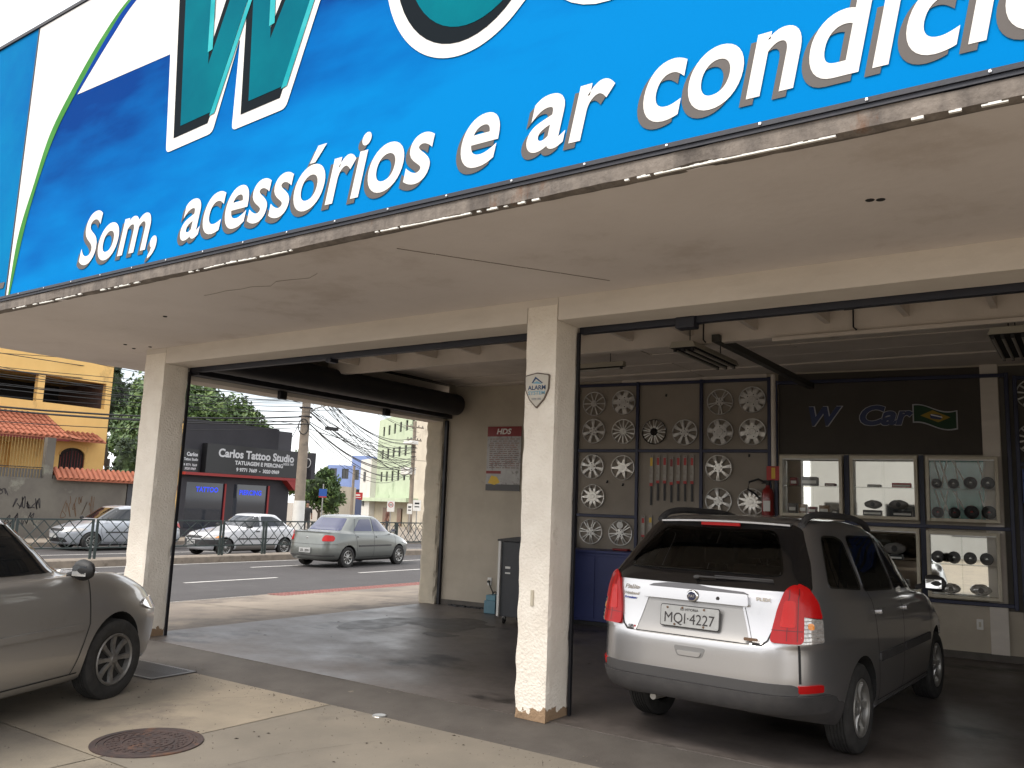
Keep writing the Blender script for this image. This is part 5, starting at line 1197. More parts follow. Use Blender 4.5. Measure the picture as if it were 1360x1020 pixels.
# alarm shield and latch on the middle pillar
al = thing('alarm_shield', 'shield-shaped alarm company plate on the middle pillar', 'sign', (-3.665, 5.628, 2.42))
sh_ = [(-.115,.245),(0,.265),(.115,.245),(.11,.13),(.07,.05),(0,-.02),(-.07,.05),(-.11,.13)]
MB().prism(round_poly(offset_poly(sh_, .004), .01), 'y', 0, .010).build('rim', mat('shield_rim', (.12,.09,.07), None), al)
MB().prism(round_poly(offset_poly(sh_, -.006), .01), 'y', -.003, .009).build('plate', mat('shield_cream', (.46,.42,.35), None, rough=.35), al)
ab = mat('shield_blue', (.02,.05,.12), None)
MB().prism([(-.05,.185),(-.015,.235),(.06,.18),(.045,.18),(-.01,.217),(-.035,.185)], 'y', -.0045, -.003).build('emblem', ab, al)
MB().prism([(-.045,.180),(.055,.172),(.0,.198)], 'y', -.0043, -.003).build('emblem', mat('shield_sky', (.15,.32,.42), None), al)
text_on('lettering', 'ALARM', ab, al, lambda a, b: (a-.085, -.0045, b+.128), .05, bold=.0012, width=.17)
text_on('lettering', 'SYSTEM', mat('shield_sky', (.15,.32,.42), None), al, lambda a, b: (a-.08, -.0045, b+.088), .042, bold=.0008, width=.16)
text_on('lettering', '3729-1300', ab, al, lambda a, b: (a-.045, -.0045, b+.045), .022, width=.09)
lt = thing('pillar_latch', 'small metal latch plate low on the middle pillar', 'latch', (-3.648, 5.63, .85)); MB().box(-.012,-.004,0,.012,.01,.12).build('plate', M['cream'], lt, bevel=.003)
# manhole and drain grate
mh = thing('manhole_cover', 'rusty round cast-iron manhole cover in the forecourt', 'manhole cover', (-5.30, 3.52, -.0445))
rust = mat('rusty_iron', (.065,.040,.034), (.035,.027,.027), 7, .75, bump=.001, bscale=80, c3=(.12,.055,.03), c3scale=4, c3lo=.55, c3hi=.65)
MB().lathe([(.355,.0),(.355,.008),(.315,.008),(.312,.0)], 48, 'z').build('frame', rust, mh, smooth=True)
cv = MB(); cv.lathe([(0,.004),(.308,.004),(.309,.0)], 48, 'z'); cv.lathe([(.29,.004),(.288,.009),(.27,.009),(.268,.004)], 48, 'z'); cv.lathe([(.17,.004),(.168,.009),(.155,.009),(.153,.004)], 40, 'z'); cvo = cv.build('cover', rust, mh)
for rr, n_ in ((.22, 24), (.195, 22), (.245, 26), (.12, 14), (.085, 10), (.05, 6)):
    for k in range(n_):
        a = 2*pi*k/n_+rr*9
        if rr > .15 or True:
            b = MB().box(-.011,-.007,.004,.011,.007,.0085); 
            if 'stud0' not in globals(): stud0 = b.build('stud', rust, cvo); s_ = stud0
            else: s_ = stud0.copy(); COL.objects.link(s_)
            s_.location = (rr*cos(a), rr*sin(a), 0); s_.rotation_euler = (0, 0, a+pi/2)
gr = thing('drain_grate', 'slotted steel drain grate beside the near car front wheel', 'drain grate', (-7.55, 4.86, -.045), R(2))
gm = mat('grate_steel', (.14,.13,.125), (.10,.095,.09), 8, .5, metal=.5)
MB().box(-.52,-.24,.0,.52,-.21,.012).box(-.52,.21,.0,.52,.24,.012).box(-.52,-.21,0,-.49,.21,.012).box(.49,-.21,0,.52,.21,.012).build('frame', gm, gr)
MB().box(-.49,-.21,.0005,.49,.21,.0025).build('pit', M['well'], gr)
bar = None
for k in range(26):
    x = -.47+k*.0376
    if bar is None: bar = MB().box(-.009,-.21,.003,.009,.21,.011).build('grate_bar', gm, gr); o = bar
    else: o = bar.copy(); COL.objects.link(o)
    o.location = (x, 0, 0)
wm = thing('water_meter_lid', 'little round metal lid at the edge of the dark apron', 'lid', (-4.68, 5.10, -.044)); MB().lathe([(0,.008),(.045,.008),(.055,.006),(.06,0)], 20, 'z').build('lid', M['silver_rim'], wm)
# leaves and bits on the ground
random.seed(11); lf = MB()
for (x, y) in [(-6.3,5.0),(-6.2,4.85),(-5.8,5.0),(-5.55,4.88),(-4.9,5.05),(-4.5,5.0),(-4.15,4.55),(-4.1,4.45),(-5.9,4.4),(-6.5,4.2),(-4.9,4.2),(-3.9,5.05),(-3.7,4.9)]+[(random.uniform(-8,-2), random.uniform(2.5,5.0)) for _ in range(26)]:
    a = random.random()*3; s_ = random.uniform(.008, .02); z = hz(x, y)+.007
    lf.add([(x+s_*cos(a), y+s_*sin(a), z), (x-s_*.5*sin(a), y+s_*.5*cos(a), z+.004), (x-s_*cos(a), y-s_*sin(a), z), (x+s_*.5*sin(a), y-s_*.5*cos(a), z+.006)], [(0,1,2,3)])
for _ in range(16):
    x, y = random.uniform(-8.5, -3), random.uniform(6, 9.5); a = random.random()*3; s_ = random.uniform(.012, .035); z = .010
    lf.add([(x+s_*cos(a), y+s_*sin(a), z), (x-s_*.4*sin(a), y+s_*.4*cos(a), z+.003), (x-s_*cos(a), y-s_*sin(a), z), (x+s_*.4*sin(a), y-s_*.4*cos(a), z+.003)], [(0,1,2,3)])
tag(lf.build('fallen_leaves', mat('dry_leaf', (.035,.022,.015), None)), 'scattered dry leaves and scraps on the forecourt', 'leaves', kind='stuff')
# ------------------------------------------------------------------ street side
yel = mat('yellow_wall', (.82,.53,.19), (.76,.48,.165), 1.2, .85, bump=.002, bscale=30, c3=(.27,.17,.07), c3scale=.8, c3lo=.58, c3hi=.76, stretch=(1,1,.6))
tile_m = mat('clay_tile', (.36,.115,.06), (.27,.085,.045), 4, .8, bump=.002, bscale=40)
dark_in = mat('dark_interior', (.035,.028,.026), (.02,.017,.017), 2, .9)
render_g = mat('grey_render', (.155,.14,.115), (.115,.10,.085), 1.0, .92, bump=.003, bscale=50, c3=(.21,.20,.16), c3scale=.5, c3lo=.56, c3hi=.62)
XW = -32.3
def tiles(name, parent, y0, y1, x0, z0, x1, z1, m=tile_m, pitch=.21):
    """roman tiles running from eave (x0,z0) up to (x1,z1), repeated along y"""
    mb = MB(); n = int((y1-y0)/pitch); d = Vector((x1-x0, 0, z1-z0)); L_ = d.length; rows = max(1, int(L_/.38)); nrm = Vector((-(z1-z0), 0, x1-x0)).normalized(); nrm = nrm if nrm.z > 0 else -nrm
    for r_ in range(rows):
        for k in range(n):
            yc = y0+(k+.5)*pitch; a = Vector((x0, 0, z0))+d*(r_/rows)+nrm*.03; b = Vector((x0, 0, z0))+d*((r_+1.08)/rows)+nrm*.012; R_ = pitch*.36
            vs = []
            for q, s_ in ((a, 1), (b, .85)):
                for j in range(6): t = pi*j/5; vs.append(q+Vector((0, yc+R_*s_*cos(t), 0))+nrm*R_*s_*sin(t)*.8)
            mb.add(vs, [(j, j+1, j+7, j+6) for j in range(5)]+[(0,1,2,3,4,5)])
    mb.add([Vector((x0,y0,z0)), Vector((x0,y1,z0)), Vector((x1,y1,z1)), Vector((x1,y0,z1))], [(0,1,2,3)])
    mb.add([Vector((x0,y0,z0-.05)), Vector((x0,y1,z0-.05)), Vector((x1,y1,z1-.05)), Vector((x1,y0,z1-.05))], [(0,1,2,3)])
    mb.add([Vector((x0,y0,z0-.05)), Vector((x0,y1,z0-.05)), Vector((x0,y1,z0)), Vector((x0,y0,z0))], [(0,1,2,3)])
    o = mb.build(name, m, parent); o['kind'] = 'stuff'; return o
YH = thing('yellow_house', 'two-storey yellow house with dark upper openings and a red tiled porch roof', 'house', (-37, 14, -.3))
def hp(mb, name, m, parent=YH, **k):
    o = mb.build(name, m, None, **k); o.parent = parent; o.matrix_parent_inverse = Matrix.Translation(-parent.location); return o
XF = -35.0; zt = 7.06
# facade with openings built from strips: (y0,y1,z0,z1) solid pieces
ops = [(9.0, 16.76, 5.14, 6.24), (17.04, 19.62, 5.12, 6.22)]
w = MB()
w.box(XF-.25, 6, 6.23, XF, 19.88, zt); w.box(XF-.25, 6, 3.42, XF, 19.88, 5.13); w.box(XF-.25, 16.765, 5.131, XF, 17.035, 6.229); w.box(XF-.25, 19.625, 5.131, XF, 19.88, 6.229); w.box(XF-.25, 6, 5.131, XF, 8.995, 6.229)
w.box(XF-.25, 19.06, -.3, XF, 19.88, 3.419); w.box(XF-.25, 16.05, -.3, XF, 17.89, 3.419); w.box(XF-.25, 17.891, -.3, XF, 19.059, 2.36); w.box(XF-.25, 6, -.3, XF, 16.049, 2.3); w.box(XF-.25, 6, 2.301, XF, 14.4, 3.419)
hp(w, 'wall', yel); hp(MB().box(XF-9, 6, -.3, XF-.252, 19.878, 5.0).box(XF-9, 6, 6.3, XF-.252, 19.878, zt-.002), 'rear_wall', yel)
hp(MB().box(XF-4, 6, 5.05, XF-3.9, 19.6, 6.35), 'inner_wall', dark_in); hp(MB().box(XF-4, 19.63, 5.002, XF-.253, 19.8, 6.3), 'inner_side_wall', mat('brick_side', (.12,.07,.055), (.09,.05,.04), 5, .9))
hp(MB().box(XF-3.9, 6, 5.003, XF-.26, 19.6, 5.05), 'inner_floor', dark_in)
# arched window with grille
def arch(y0, y1, z0, z1, n=12):
    c = (y0+y1)/2; r_ = (y1-y0)/2; zs = z1-r_*.62; return [(y0, z0), (y1, z0)]+[(c+r_*cos(pi*i/n), zs+r_*.62*sin(pi*i/n)) for i in range(n+1)]
fill = MB()
for (y0, y1, z0, z1) in [(17.95, 19.02, 2.40, 3.40)]:
    A = arch(y0, y1, z0, z1)
    hp(MB().prism(A, 'x', XF-.12, XF-.10), 'window_pane', dark_in)
    # spandrel: wall around the arch
    top = [p for p in A if p[1] > z1-(y1-y0)/2*.62-.001][0:]
    sp_ = [(19.059, 3.419), (17.891, 3.419), (17.891, 2.361), (17.95, 2.361)]+[p for p in reversed(A[2:])]+[(19.02, 2.361), (19.059, 2.361)]
    hp(MB().prism(sp_, 'x', XF-.24, XF-.001), 'wall', yel)
    hp(MB().tube([(XF+.02, a, b) for a, b in A[2:]], .03, 6), 'window_frame', yel)
    for k in range(9):
        a = y0+.06+(y1-y0-.12)*k/8; hp(MB().tube([(XF+.03, a, z0), (XF+.03, a, z1-.14-.28*abs(k-4)/4*abs(k-4)/4)], .010, 5), 'grille_bar', M['dark_red'])
    hp(MB().box(XF-.09, (y0+y1)/2-.03, z0, XF-.06, (y0+y1)/2+.03, z1-.05), 'mullion', M['black'])
A = arch(14.6, 15.98, 2.45, 3.35); hp(MB().prism(A, 'x', XF-.35, XF-.33), 'window_pane', dark_in); hp(MB().box(XF-.40, 14.4, 2.301, XF-.36, 16.049, 3.419), 'rear_porch_wall', yel)
# porch roof and awning
tiles('roof_tiles', YH, 8.0, 17.25, -32.85, 3.62, -35.0, 4.62).matrix_parent_inverse = Matrix.Translation(-YH.location)
tiles('roof_tiles', YH, 17.45, 19.45, -34.2, 3.66, -35.0, 4.02).matrix_parent_inverse = Matrix.Translation(-YH.location)
hip = MB(); hip.add([(-32.85,17.25,3.66),(-35.0,17.25,4.64),(-35.0,18.1,3.98),(-33.4,18.0,3.66)], [(0,1,2,3)]); hp(hip, 'roof_hip', tile_m)
hp(MB().box(-33.0, 8, 3.50, -32.9, 17.2, 3.60), 'eave_board', M['dark_red'])
hp(MB().box(-32.55, 16.08, 2.0, -32.31, 16.40, 3.56), 'porch_pillar', render_g)
rb = None
for k in range(38):
    y = 11.9+k*.11
    if rb is None: rb = hp(MB().tube([(-32.42, 0, 2.02), (-32.42, 0, 3.52)], .010, 5), 'railing_bar', mat('rail_ochre', (.30,.20,.07), None)); o = rb
    else: o = rb.copy(); COL.objects.link(o)
    o.location = (0, y, 0)
hp(MB().box(-32.44, 11.9, 2.40, -32.40, 16.07, 2.43), 'railing_rail', M['black'])
hp(MB().box(-32.46, 14.3, 2.03, -32.44, 16.07, 2.36), 'railing_panel', mat('grey_panel', (.12,.11,.10), None))
# side boundary wall with graffiti and tile coping
BWL = thing('boundary_wall', 'grey rendered street wall with black graffiti and a red tile coping', 'wall', (-32.4, 12, -.15))
def bp(mb, name, m, **k):
    o = mb.build(name, m, None, **k); o.parent = BWL; o.matrix_parent_inverse = Matrix.Translation(-BWL.location); return o
bp(MB().box(-32.55, 2, -.2, XW, 19.42, 2.03), 'wall', render_g)
c_ = MB().box(-32.50, 16.45, 2.03, -32.34, 20.9, 2.16); bp(c_, 'coping_wall', render_g)
for a, b, c2_, d_ in ((-32.02, 2.03, -32.45, 2.42), (-32.90, 2.10, -32.46, 2.42)):
    o = tiles('coping_tiles', BWL, 16.45, 21.0, a, b, c2_, d_); o.matrix_parent_inverse = Matrix.Translation(-BWL.location)
bp(MB().box(-32.52, 19.5, -.2, -32.36, 20.4, 2.0), 'gate', mat('gate_grey', (.05,.05,.055), None, rough=.5)); bp(MB().box(-32.52, 20.401, -.2, XW, 21.2, 2.02), 'wall', render_g)
random.seed(21); gm_ = mat('graffiti_black', (.025,.02,.02), None); gb_ = mat('graffiti_brown', (.10,.05,.02), None)
def scrawl(y0, y1, z0, z1, n, m, w_=.018):
    mb = MB()
    for i in range(n):
        y = y0+(y1-y0)*i/n; pts = []
        for k in range(random.randint(3, 6)): pts.append((y+random.uniform(-.05, .17), random.uniform(z0, z1)))
        P = cr(pts, 5)
        for (a, b), (c, d) in zip(P, P[1:]):
            q = Vector((c-a, d-b)); 
            if q.length < 1e-4: continue
            q = Vector((-q.y, q.x)).normalized()*w_; mb.add([(XW+.004,a-q.x,b-q.y),(XW+.004,a+q.x,b+q.y),(XW+.004,c+q.x,d+q.y),(XW+.004,c-q.x,d-q.y)], [(0,1,2,3)])
    bp(mb, 'graffiti', m)
scrawl(14.1, 15.0, 1.35, 1.70, 4, gm_); scrawl(15.15, 16.1, .85, 1.35, 8, gm_); scrawl(14.9, 15.9, .25, .75, 8, gm_); scrawl(16.9, 18.3, .55, 1.45, 7, gb_, .012)
# black tattoo studio
ST = thing('tattoo_studio', 'black single-storey tattoo studio with red trim and two dark shop windows', 'shop', (-35, 24.7, -.2))
def sp2(mb, name, m, par=None, **k):
    o = mb.build(name, m, None, **k); o.parent = par or ST; o.matrix_parent_inverse = (Matrix.Translation(-ST.location) if par is None else Matrix.Identity(4)); return o
blk = mat('studio_black', (.030,.028,.034), (.022,.021,.026), 1, .7, bump=.001, bscale=30); blk2 = mat('studio_grey', (.062,.06,.068), None, rough=.7)
sp2(MB().box(-34.3, 21.75, 2.5, XW, 26.95, 4.92), 'upper_wall', blk); sp2(MB().box(-34.3, 26.951, 2.5, XW-.05, 27.8, 4.84), 'upper_wall', blk2)
sp2(MB().box(-34.3, 21.75, -.3, -33.4, 27.8, 2.499), 'inner_wall', M['black'])
[sp2(MB().box(-33.399, a_, -.3, XW, b_, 2.499), 'pier', blk) for a_, b_ in ((21.75, 22.15), (24.18, 24.6), (26.52, 27.8))]
sp2(MB().box(-33.399, 22.151, -.3, XW, 24.179, .18).box(-33.399, 24.601, -.3, XW, 26.519, .18).box(-33.399, 22.151, 2.18, XW, 24.179, 2.499).box(-33.399, 24.601, 2.18, XW, 26.519, 2.499), 'plinth', blk)
for (a, b) in ((22.15, 24.18), (24.6, 26.52)):
    sp2(MB().box(XW-.06, a, .18, XW-.045, b, 2.18), 'window_pane', mat('shop_glass', (.010,.016,.028), None, rough=.06, coat=.8))
    sp2(MB().box(XW-.3, a+.2, .5, XW-.28, b-.5, 1.5), 'window_poster', mat('window_poster', (.03,.05,.04), None))
red_m = mat('studio_red', (.26,.018,.016), None, rough=.5)
sp2(MB().box(XW-.02, 24.10, -.1, XW+.03, 24.18, 2.18).box(XW-.02, 26.52, -.1, XW+.03, 26.62, 2.18), 'red_post', red_m)
sp2(MB().box(XW+.001, 21.75, 2.48, XW+.42, 28.3, 2.60), 'red_canopy', red_m); sp2(MB().prism([(27.3,2.479),(28.3,2.479),(28.3,2.05),(27.8,2.02)], 'x', XW+.0, XW+.40), 'red_bracket', red_m)
sp2(MB().box(XW+.001, 23.0-.25, 2.61, XW+.38, 28.2, 3.90), 'sign_board', mat('sign_black', (.012,.012,.013), None, rough=.35)); sp2(MB().box(XW+.001, 21.78, 2.61, XW+.10, 22.62, 3.60), 'sign_board', mat('sign_black', (.012,.012,.013), None, rough=.35))
wl_m = mat('letter_silver', (.55,.55,.56), None, rough=.5)
def st(s, y, z, h, w_, x=XW+.386, m=wl_m, bold=.01, shear=0):
    o = text_on('lettering', s, m, None, lambda a, b: (x, y+a, z+b), h, width=w_, bold=bold, shear=shear); o.parent = ST; o.matrix_parent_inverse = Matrix.Translation(-ST.location); return o
# hand-built blackletter look: heavy condensed capitals and narrow strokes
st('Carlos Tattoo Studio', 23.35, 3.36, .50, 4.30, bold=.016); st('DESDE 1987', 27.0, 3.20, .14, .66, bold=.004); st('TATUAGEM E PIERCING', 24.25, 3.06, .24, 2.75, bold=.010); st('9 9771 7669  -  3020 0969', 24.35, 2.76, .22, 2.45, bold=.009)
st('Carlos', 21.95, 3.30, .22, .55, XW+.106); st('Tattoo Studio', 21.83, 3.10, .16, .70, XW+.106, bold=.005); st('9 9771 7669', 21.84, 2.86, .14, .66, XW+.106, bold=.004); st('3020 0969', 21.9, 2.70, .14, .55, XW+.106, bold=.004)
neon = mat('neon_blue', (.03,.06,.60), None, emit=.45)
st('TATTOO', 22.65, 1.78, .30, 1.15, XW-.035, neon, .012); st('PIERCING', 24.95, 1.72, .30, 1.25, XW-.035, neon, .012)
# blackletter serifs: small diamond ticks above and below the large line
tk = MB(); random.seed(4)
for i in range(34):
    y = 23.4+i*.126; z = random.choice((3.34, 3.63)); tk.add([(XW+.388,y-.03,z),(XW+.388,y,z-.035),(XW+.388,y+.03,z),(XW+.388,y,z+.035)], [(0,1,2,3)])

ys_ = thing('yellow_pilaster', 'narrow yellow pilaster between the tile coping and the black studio', 'pillar', (-32.4, 21.5, -.15)); o = MB().box(-.15,-.22,0,.15,.22,5.1).build('shaft', yel, ys_); MB().box(-.2,-.28,1.95,.2,.28,2.15).build('tile_cap', tile_m, ys_)
# projecting sign box right of the studio
pj = thing('projecting_sign', 'dark box sign with a pale ring sticking out from the studio end', 'sign', (XW+.2, 28.6, 2.6)); MB().box(-.4,0,0,.4,.25,1.3).build('box', blk, pj); MB().lathe([(.20,-.01),(.24,-.01),(.24,0)], 20, 'y', (.1,0,.8)).build('ring', wl_m, pj)

# far boundary wall, white, blue, green and cream buildings (they stand off the street at an angle)
cream_w = mat('far_cream', (.50,.45,.36), (.42,.37,.30), .6, .9, c3=(.28,.24,.19), c3scale=.4, c3lo=.6, c3hi=.75)
blue_w = mat('far_blue', (.22,.29,.52), (.19,.25,.46), .6, .9); green_w = mat('far_green', (.42,.48,.34), (.36,.42,.29), .5, .9, c3=(.13,.18,.10), c3scale=.3, c3lo=.58, c3hi=.75)
white_w = mat('far_white', (.56,.54,.50), (.50,.48,.44), .6, .9)
def fb(name, label, cat, ox, oy, ang, z0=-1.5):
    return thing(name, label, cat, (ox, oy, z0), R(ang))
def wallseg(t, name, m, x0, y0, x1, y1, z0, z1, d=.4, top=None):
    """upright slab between two plan points, thickness d behind it"""
    v = Vector((x1-x0, y1-y0)); n = Vector((-v.y, v.x)).normalized()
    if n.dot(Vector((x0, y0))) < 0: n = -n
    n *= d; mb = MB(); a = [(x0, y0), (x1, y1), (x1+n.x, y1+n.y), (x0+n.x, y0+n.y)]
    mb.prism(a, 'z', z0, z1); o = mb.build(name, m, None); o.parent = t; o.matrix_parent_inverse = Matrix.Translation(-t.location); return o
def facade(t, m, P0, P1, z0, z1, cols, rows, ww, wh, depth=8, mw=None, first=.0, name='wall'):
    """wall with real window openings: recessed panes with frames"""
    P0 = Vector(P0); P1 = Vector(P1); v = P1-P0; L_ = v.length; u = v/L_; n = Vector((-u.y, u.x)); 
    if n.dot(P0) < 0: n = -n
    def place_(o): 
        o.parent = t; o.matrix_parent_inverse = Matrix.Translation(-t.location); return o
    Mx = Matrix(((u.x, n.x, 0, P0.x), (u.y, n.y, 0, P0.y), (0, 0, 1, 0), (0, 0, 0, 1)))
    W_ = MB(); xs = [first+(L_-first)*(k+.5)/cols for k in range(cols)]; zc = z0
    for zr in rows:
        W_.box(0, 0, zc, L_, .22, zr-.001); x = 0
        for xc in xs: W_.box(x, 0, zr, xc-ww/2, .22, zr+wh); x = xc+ww/2
        W_.box(x, 0, zr, L_, .22, zr+wh); zc = zr+wh+.001
    W_.box(0, 0, zc, L_, .22, z1); W_.box(0, .221, z0, L_, depth, z1-.01)
    o = W_.build(name, m, None); o.data.transform(Mx); place_(o)
    first_ = None
    for zr in rows:
        for xc in xs:
            if first_ is None:
                f = MB(); f.box(-ww/2, .10, 0, -ww/2+.06, .16, wh).box(ww/2-.06, .10, 0, ww/2, .16, wh).box(-.03, .10, 0, .03, .16, wh).box(-ww/2, .10, wh-.06, ww/2, .16, wh).box(-ww/2, .10, 0, ww/2, .16, .06)
                first_ = f.build('window', mw or M['plastic_grey'], None); g_ = MB().box(-ww/2, .17, 0, ww/2, .2, wh).build('pane', M['car_glass'], first_); o = first_
            else: o = copy_tree(first_)
            o.parent = t; o.matrix_parent_inverse = Matrix.Translation(-t.location)
            o.matrix_basis = Mx @ Matrix.Translation((xc, 0, zr))
    return Mx
gb = thing('green_building', 'pale green three-storey building with rows of small dark windows over a canopy', 'building', (-70, 78, -1.5))
facade(gb, green_w, (-78.9, 82.6), (-63.6, 72.7), 2.2, 12.5, 6, [4.3, 7.2, 10.2], 1.0, 1.25, 9, first=1.5)
wallseg(gb, 'ground_floor_wall', mat('far_tan', (.33,.29,.21), (.27,.235,.17), .6, .9), -78.9, 82.6, -63.6, 72.7, -1.6, 2.15, 9)
wallseg(gb, 'canopy', green_w, -84, 84.3, -63.0, 70.9, 1.75, 2.2, 3.0)
for (x, y) in ((-74.5, 79.66), (-68.6, 75.85)): wallseg(gb, 'door', M['wood'], x, y-.1, x+1.5, y-1.07, -1.4, 1.0, .05)
cb_ = thing('cream_building', 'tall cream wall end right of the green windows, cut by the far pillar', 'building', (-58, 72, -1.5))
wallseg(cb_, 'wall', cream_w, -63.5, 72.5, -50, 68.0, -1.6, 13.2, 8)
wb_ = thing('white_building', 'narrow white house wall between blue house and green building', 'building', (-81, 83, -1.5)); wallseg(wb_, 'wall', white_w, -84.2, 85.0, -79.2, 81.9, -1.6, 7.4, 5)
wallseg(wb_, 'window', M['plastic_grey'], -82.4, 83.75, -81.6, 83.25, 4.4, 5.7, .05); wallseg(wb_, 'window', M['plastic_grey'], -82.4, 83.75, -81.6, 83.25, 1.1, 2.0, .05)
bb_ = thing('blue_house', 'sky-blue two-level house with open upper windows behind the cream yard wall', 'house', (-91, 89, -1.5))
facade(bb_, blue_w, (-93.9, 87.9), (-91.0, 89.9), -1.6, 6.9, 2, [4.9], 1.0, 1.5, 5); facade(bb_, blue_w, (-90.97, 89.9), (-88.4, 91.3), -1.6, 8.4, 2, [4.8], .9, 1.5, 5)
wallseg(bb_, 'dark_opening', M['black'], -90.4, 89.9, -88.6, 90.9, 1.8, 3.4, .1)
yw = thing('yard_wall', 'pale yard wall with a blue gate and a small red board in the far street', 'wall', (-57, 56, -.7))
wallseg(yw, 'wall', cream_w, -54.6, 51.0, -59.2, 59.3, -1, 2.95, .3); wallseg(yw, 'gate', mat('gate_blue', (.06,.09,.2), None), -59.3, 59.5, -61.6, 62.6, -1, 1.9, .1)
rs = thing('red_board', 'small red signboard above the blue yard gate', 'sign', (-60.6, 60.6, 1.9)); o = MB().box(-.75,-.04,-.1,.75,.04,.62).build('board', M['red'], rs); rs.rotation_euler = (0, 0, R(42)); MB().box(-.6,-.045,.1,.6,-.041,.16).box(-.6,-.045,.3,.5,-.041,.42).build('print', M['white'], rs)
# block behind, to close the street view
bk = thing('distant_block', 'low beige buildings closing the street far behind', 'building', (-60, 110, -2)); facade(bk, cream_w, (-62, 128), (-30, 118), -3, 6, 9, [2.0], 1.4, 1.5, 9)

# ---- trees
def tree(name, label, x, y, zg, trunk_h, crown, leaf, n, m_leaf, m_in, seed, r0=.2, group=None):
    random.seed(seed); t = thing(name, label, 'tree', (x, y, zg), 0, group); bark = mat('bark', (.10,.08,.06), (.06,.048,.038), 5, .9, bump=.006, bscale=20)
    tr = MB(); top = Vector((0, 0, trunk_h)); tr.tube([(0,0,-.2), (r0*.3,.0,trunk_h*.5), (0,r0*.2,trunk_h)], r0, 10, r2=r0*.6)
    for (cx, cy, cz, rx, ry, rz) in crown:
        c = Vector((cx, cy, cz)); mid = top.lerp(c, .5)+Vector((0, 0, -.1*rz)); tr.tube([top*.85, mid, c], r0*.45, 6, r2=r0*.12)
        for _ in range(3): e = c+Vector((random.uniform(-rx, rx), random.uniform(-ry, ry), random.uniform(-.2*rz, rz)))*.7; tr.tube([mid, mid.lerp(e, .6)+Vector((0,0,.1)), e], r0*.2, 5, r2=r0*.05)
    tr.build('trunk', bark, t, smooth=True)
    lv = MB(); tot = sum(a[3]*a[4]*a[5] for a in crown)**.0
    vol = [a[3]*a[4]+a[4]*a[5]+a[3]*a[5] for a in crown]; S = sum(vol)
    for a, vv in zip(crown, vol):
        cx, cy, cz, rx, ry, rz = a
        # clumps on the crown surface, leaves in each clump
        nc = max(8, int(70*vv/S*len(crown)**.5))
        for _ in range(nc):
            d = Vector((random.gauss(0,1), random.gauss(0,1), random.gauss(0,1)+.25)).normalized(); rr = random.uniform(.55, 1.0); cc = Vector((cx+d.x*rx*rr, cy+d.y*ry*rr, cz+d.z*rz*rr)); cr_ = random.uniform(.16, .34)*(rx+ry+rz)/3
            k = int(n*vv/S/nc)
            for _ in range(k):
                e = Vector((random.gauss(0,1), random.gauss(0,1), random.gauss(0,.8))); e = e.normalized()*cr_*random.random()**.45; p = cc+e
                nrm = (e.normalized()+Vector((random.gauss(0,.6), random.gauss(0,.6), random.gauss(0,.6)+.5))).normalized(); q = nrm.orthogonal().normalized(); q = (Matrix.Rotation(random.random()*6.28, 3, nrm) @ q); w_ = nrm.cross(q); s_ = leaf*random.uniform(.6, 1.3)
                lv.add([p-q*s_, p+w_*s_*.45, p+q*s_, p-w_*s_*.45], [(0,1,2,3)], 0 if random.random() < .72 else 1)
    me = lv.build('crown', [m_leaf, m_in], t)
    core = MB()
    for (cx, cy, cz, rx, ry, rz) in crown:
        vs = []; A, Bn = 12, 8
        for j in range(Bn+1):
            for i in range(A):
                th_, ph = pi*j/Bn, 2*pi*i/A; d = Vector((sin(th_)*cos(ph), sin(th_)*sin(ph), cos(th_))); k = .74+.26*noise.noise(d*2.2+Vector((seed, 0, 0))); vs.append((cx+d.x*rx*k, cy+d.y*ry*k, cz+d.z*rz*k))
        core.add(vs, [(j*A+i, j*A+(i+1) % A, (j+1)*A+(i+1) % A, (j+1)*A+i) for j in range(Bn) for i in range(A)])
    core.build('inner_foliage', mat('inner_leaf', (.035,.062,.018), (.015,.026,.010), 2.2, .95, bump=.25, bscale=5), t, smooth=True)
    return t
lf1 = mat('leaf_green', (.072,.125,.030), (.045,.088,.022), 1.5, .6); lf2 = mat('leaf_light', (.115,.17,.035), (.08,.13,.03), 1.5, .55); lf3 = mat('leaf_dark', (.028,.048,.020), (.02,.035,.016), 2, .7); flw = mat('blossom', (.22,.07,.05), None)
tree('big_tree', 'huge dark green tree rising behind the black studio roof', -62.5, 41.0, -1, 4.0, [(0,0,7.6,6.0,5.5,4.6),(3.6,2.8,6.9,4.3,3.6,3.4),(5.6,4.6,5.2,3.4,3.0,2.7),(-.6,-.5,9.6,4.4,4.0,2.5)], .24, 42000, lf1, lf2, 1, .6)
tree('broad_tree', 'lighter green tree below the huge one, just over the studio roof', -52.0, 39.5, -1, 2.6, [(0,0,5.2,2.6,2.6,2.0),(2.6,2.4,4.7,2.4,2.2,1.7),(-1.8,-2,5.3,2.2,2.2,1.8)], .20, 12000, lf2, lf1, 2, .35)
tree('street_tree', 'small leafy green tree on the pavement right of the concrete pole', -40.4, 37.3, -.5, 1.5, [(0,0,3.0,1.25,1.25,1.0),(.4,.5,2.2,1.0,1.0,.9),(-.6,-.5,2.3,.9,.9,.8),(.2,.1,3.6,.7,.7,.6)], .13, 4200, lf1, lf2, 3, .12)
tree('dark_tree', 'dark drooping tree behind the right end of the yellow house', -46.5, 26.6, -.5, 4.0, [(0,-.5,7.8,1.1,1.1,1.9),(.3,-1.2,5.6,.9,.9,1.6),(.4,-1.7,8.8,1.3,1.3,1.2)], .14, 5200, lf3, lf1, 4, .2)
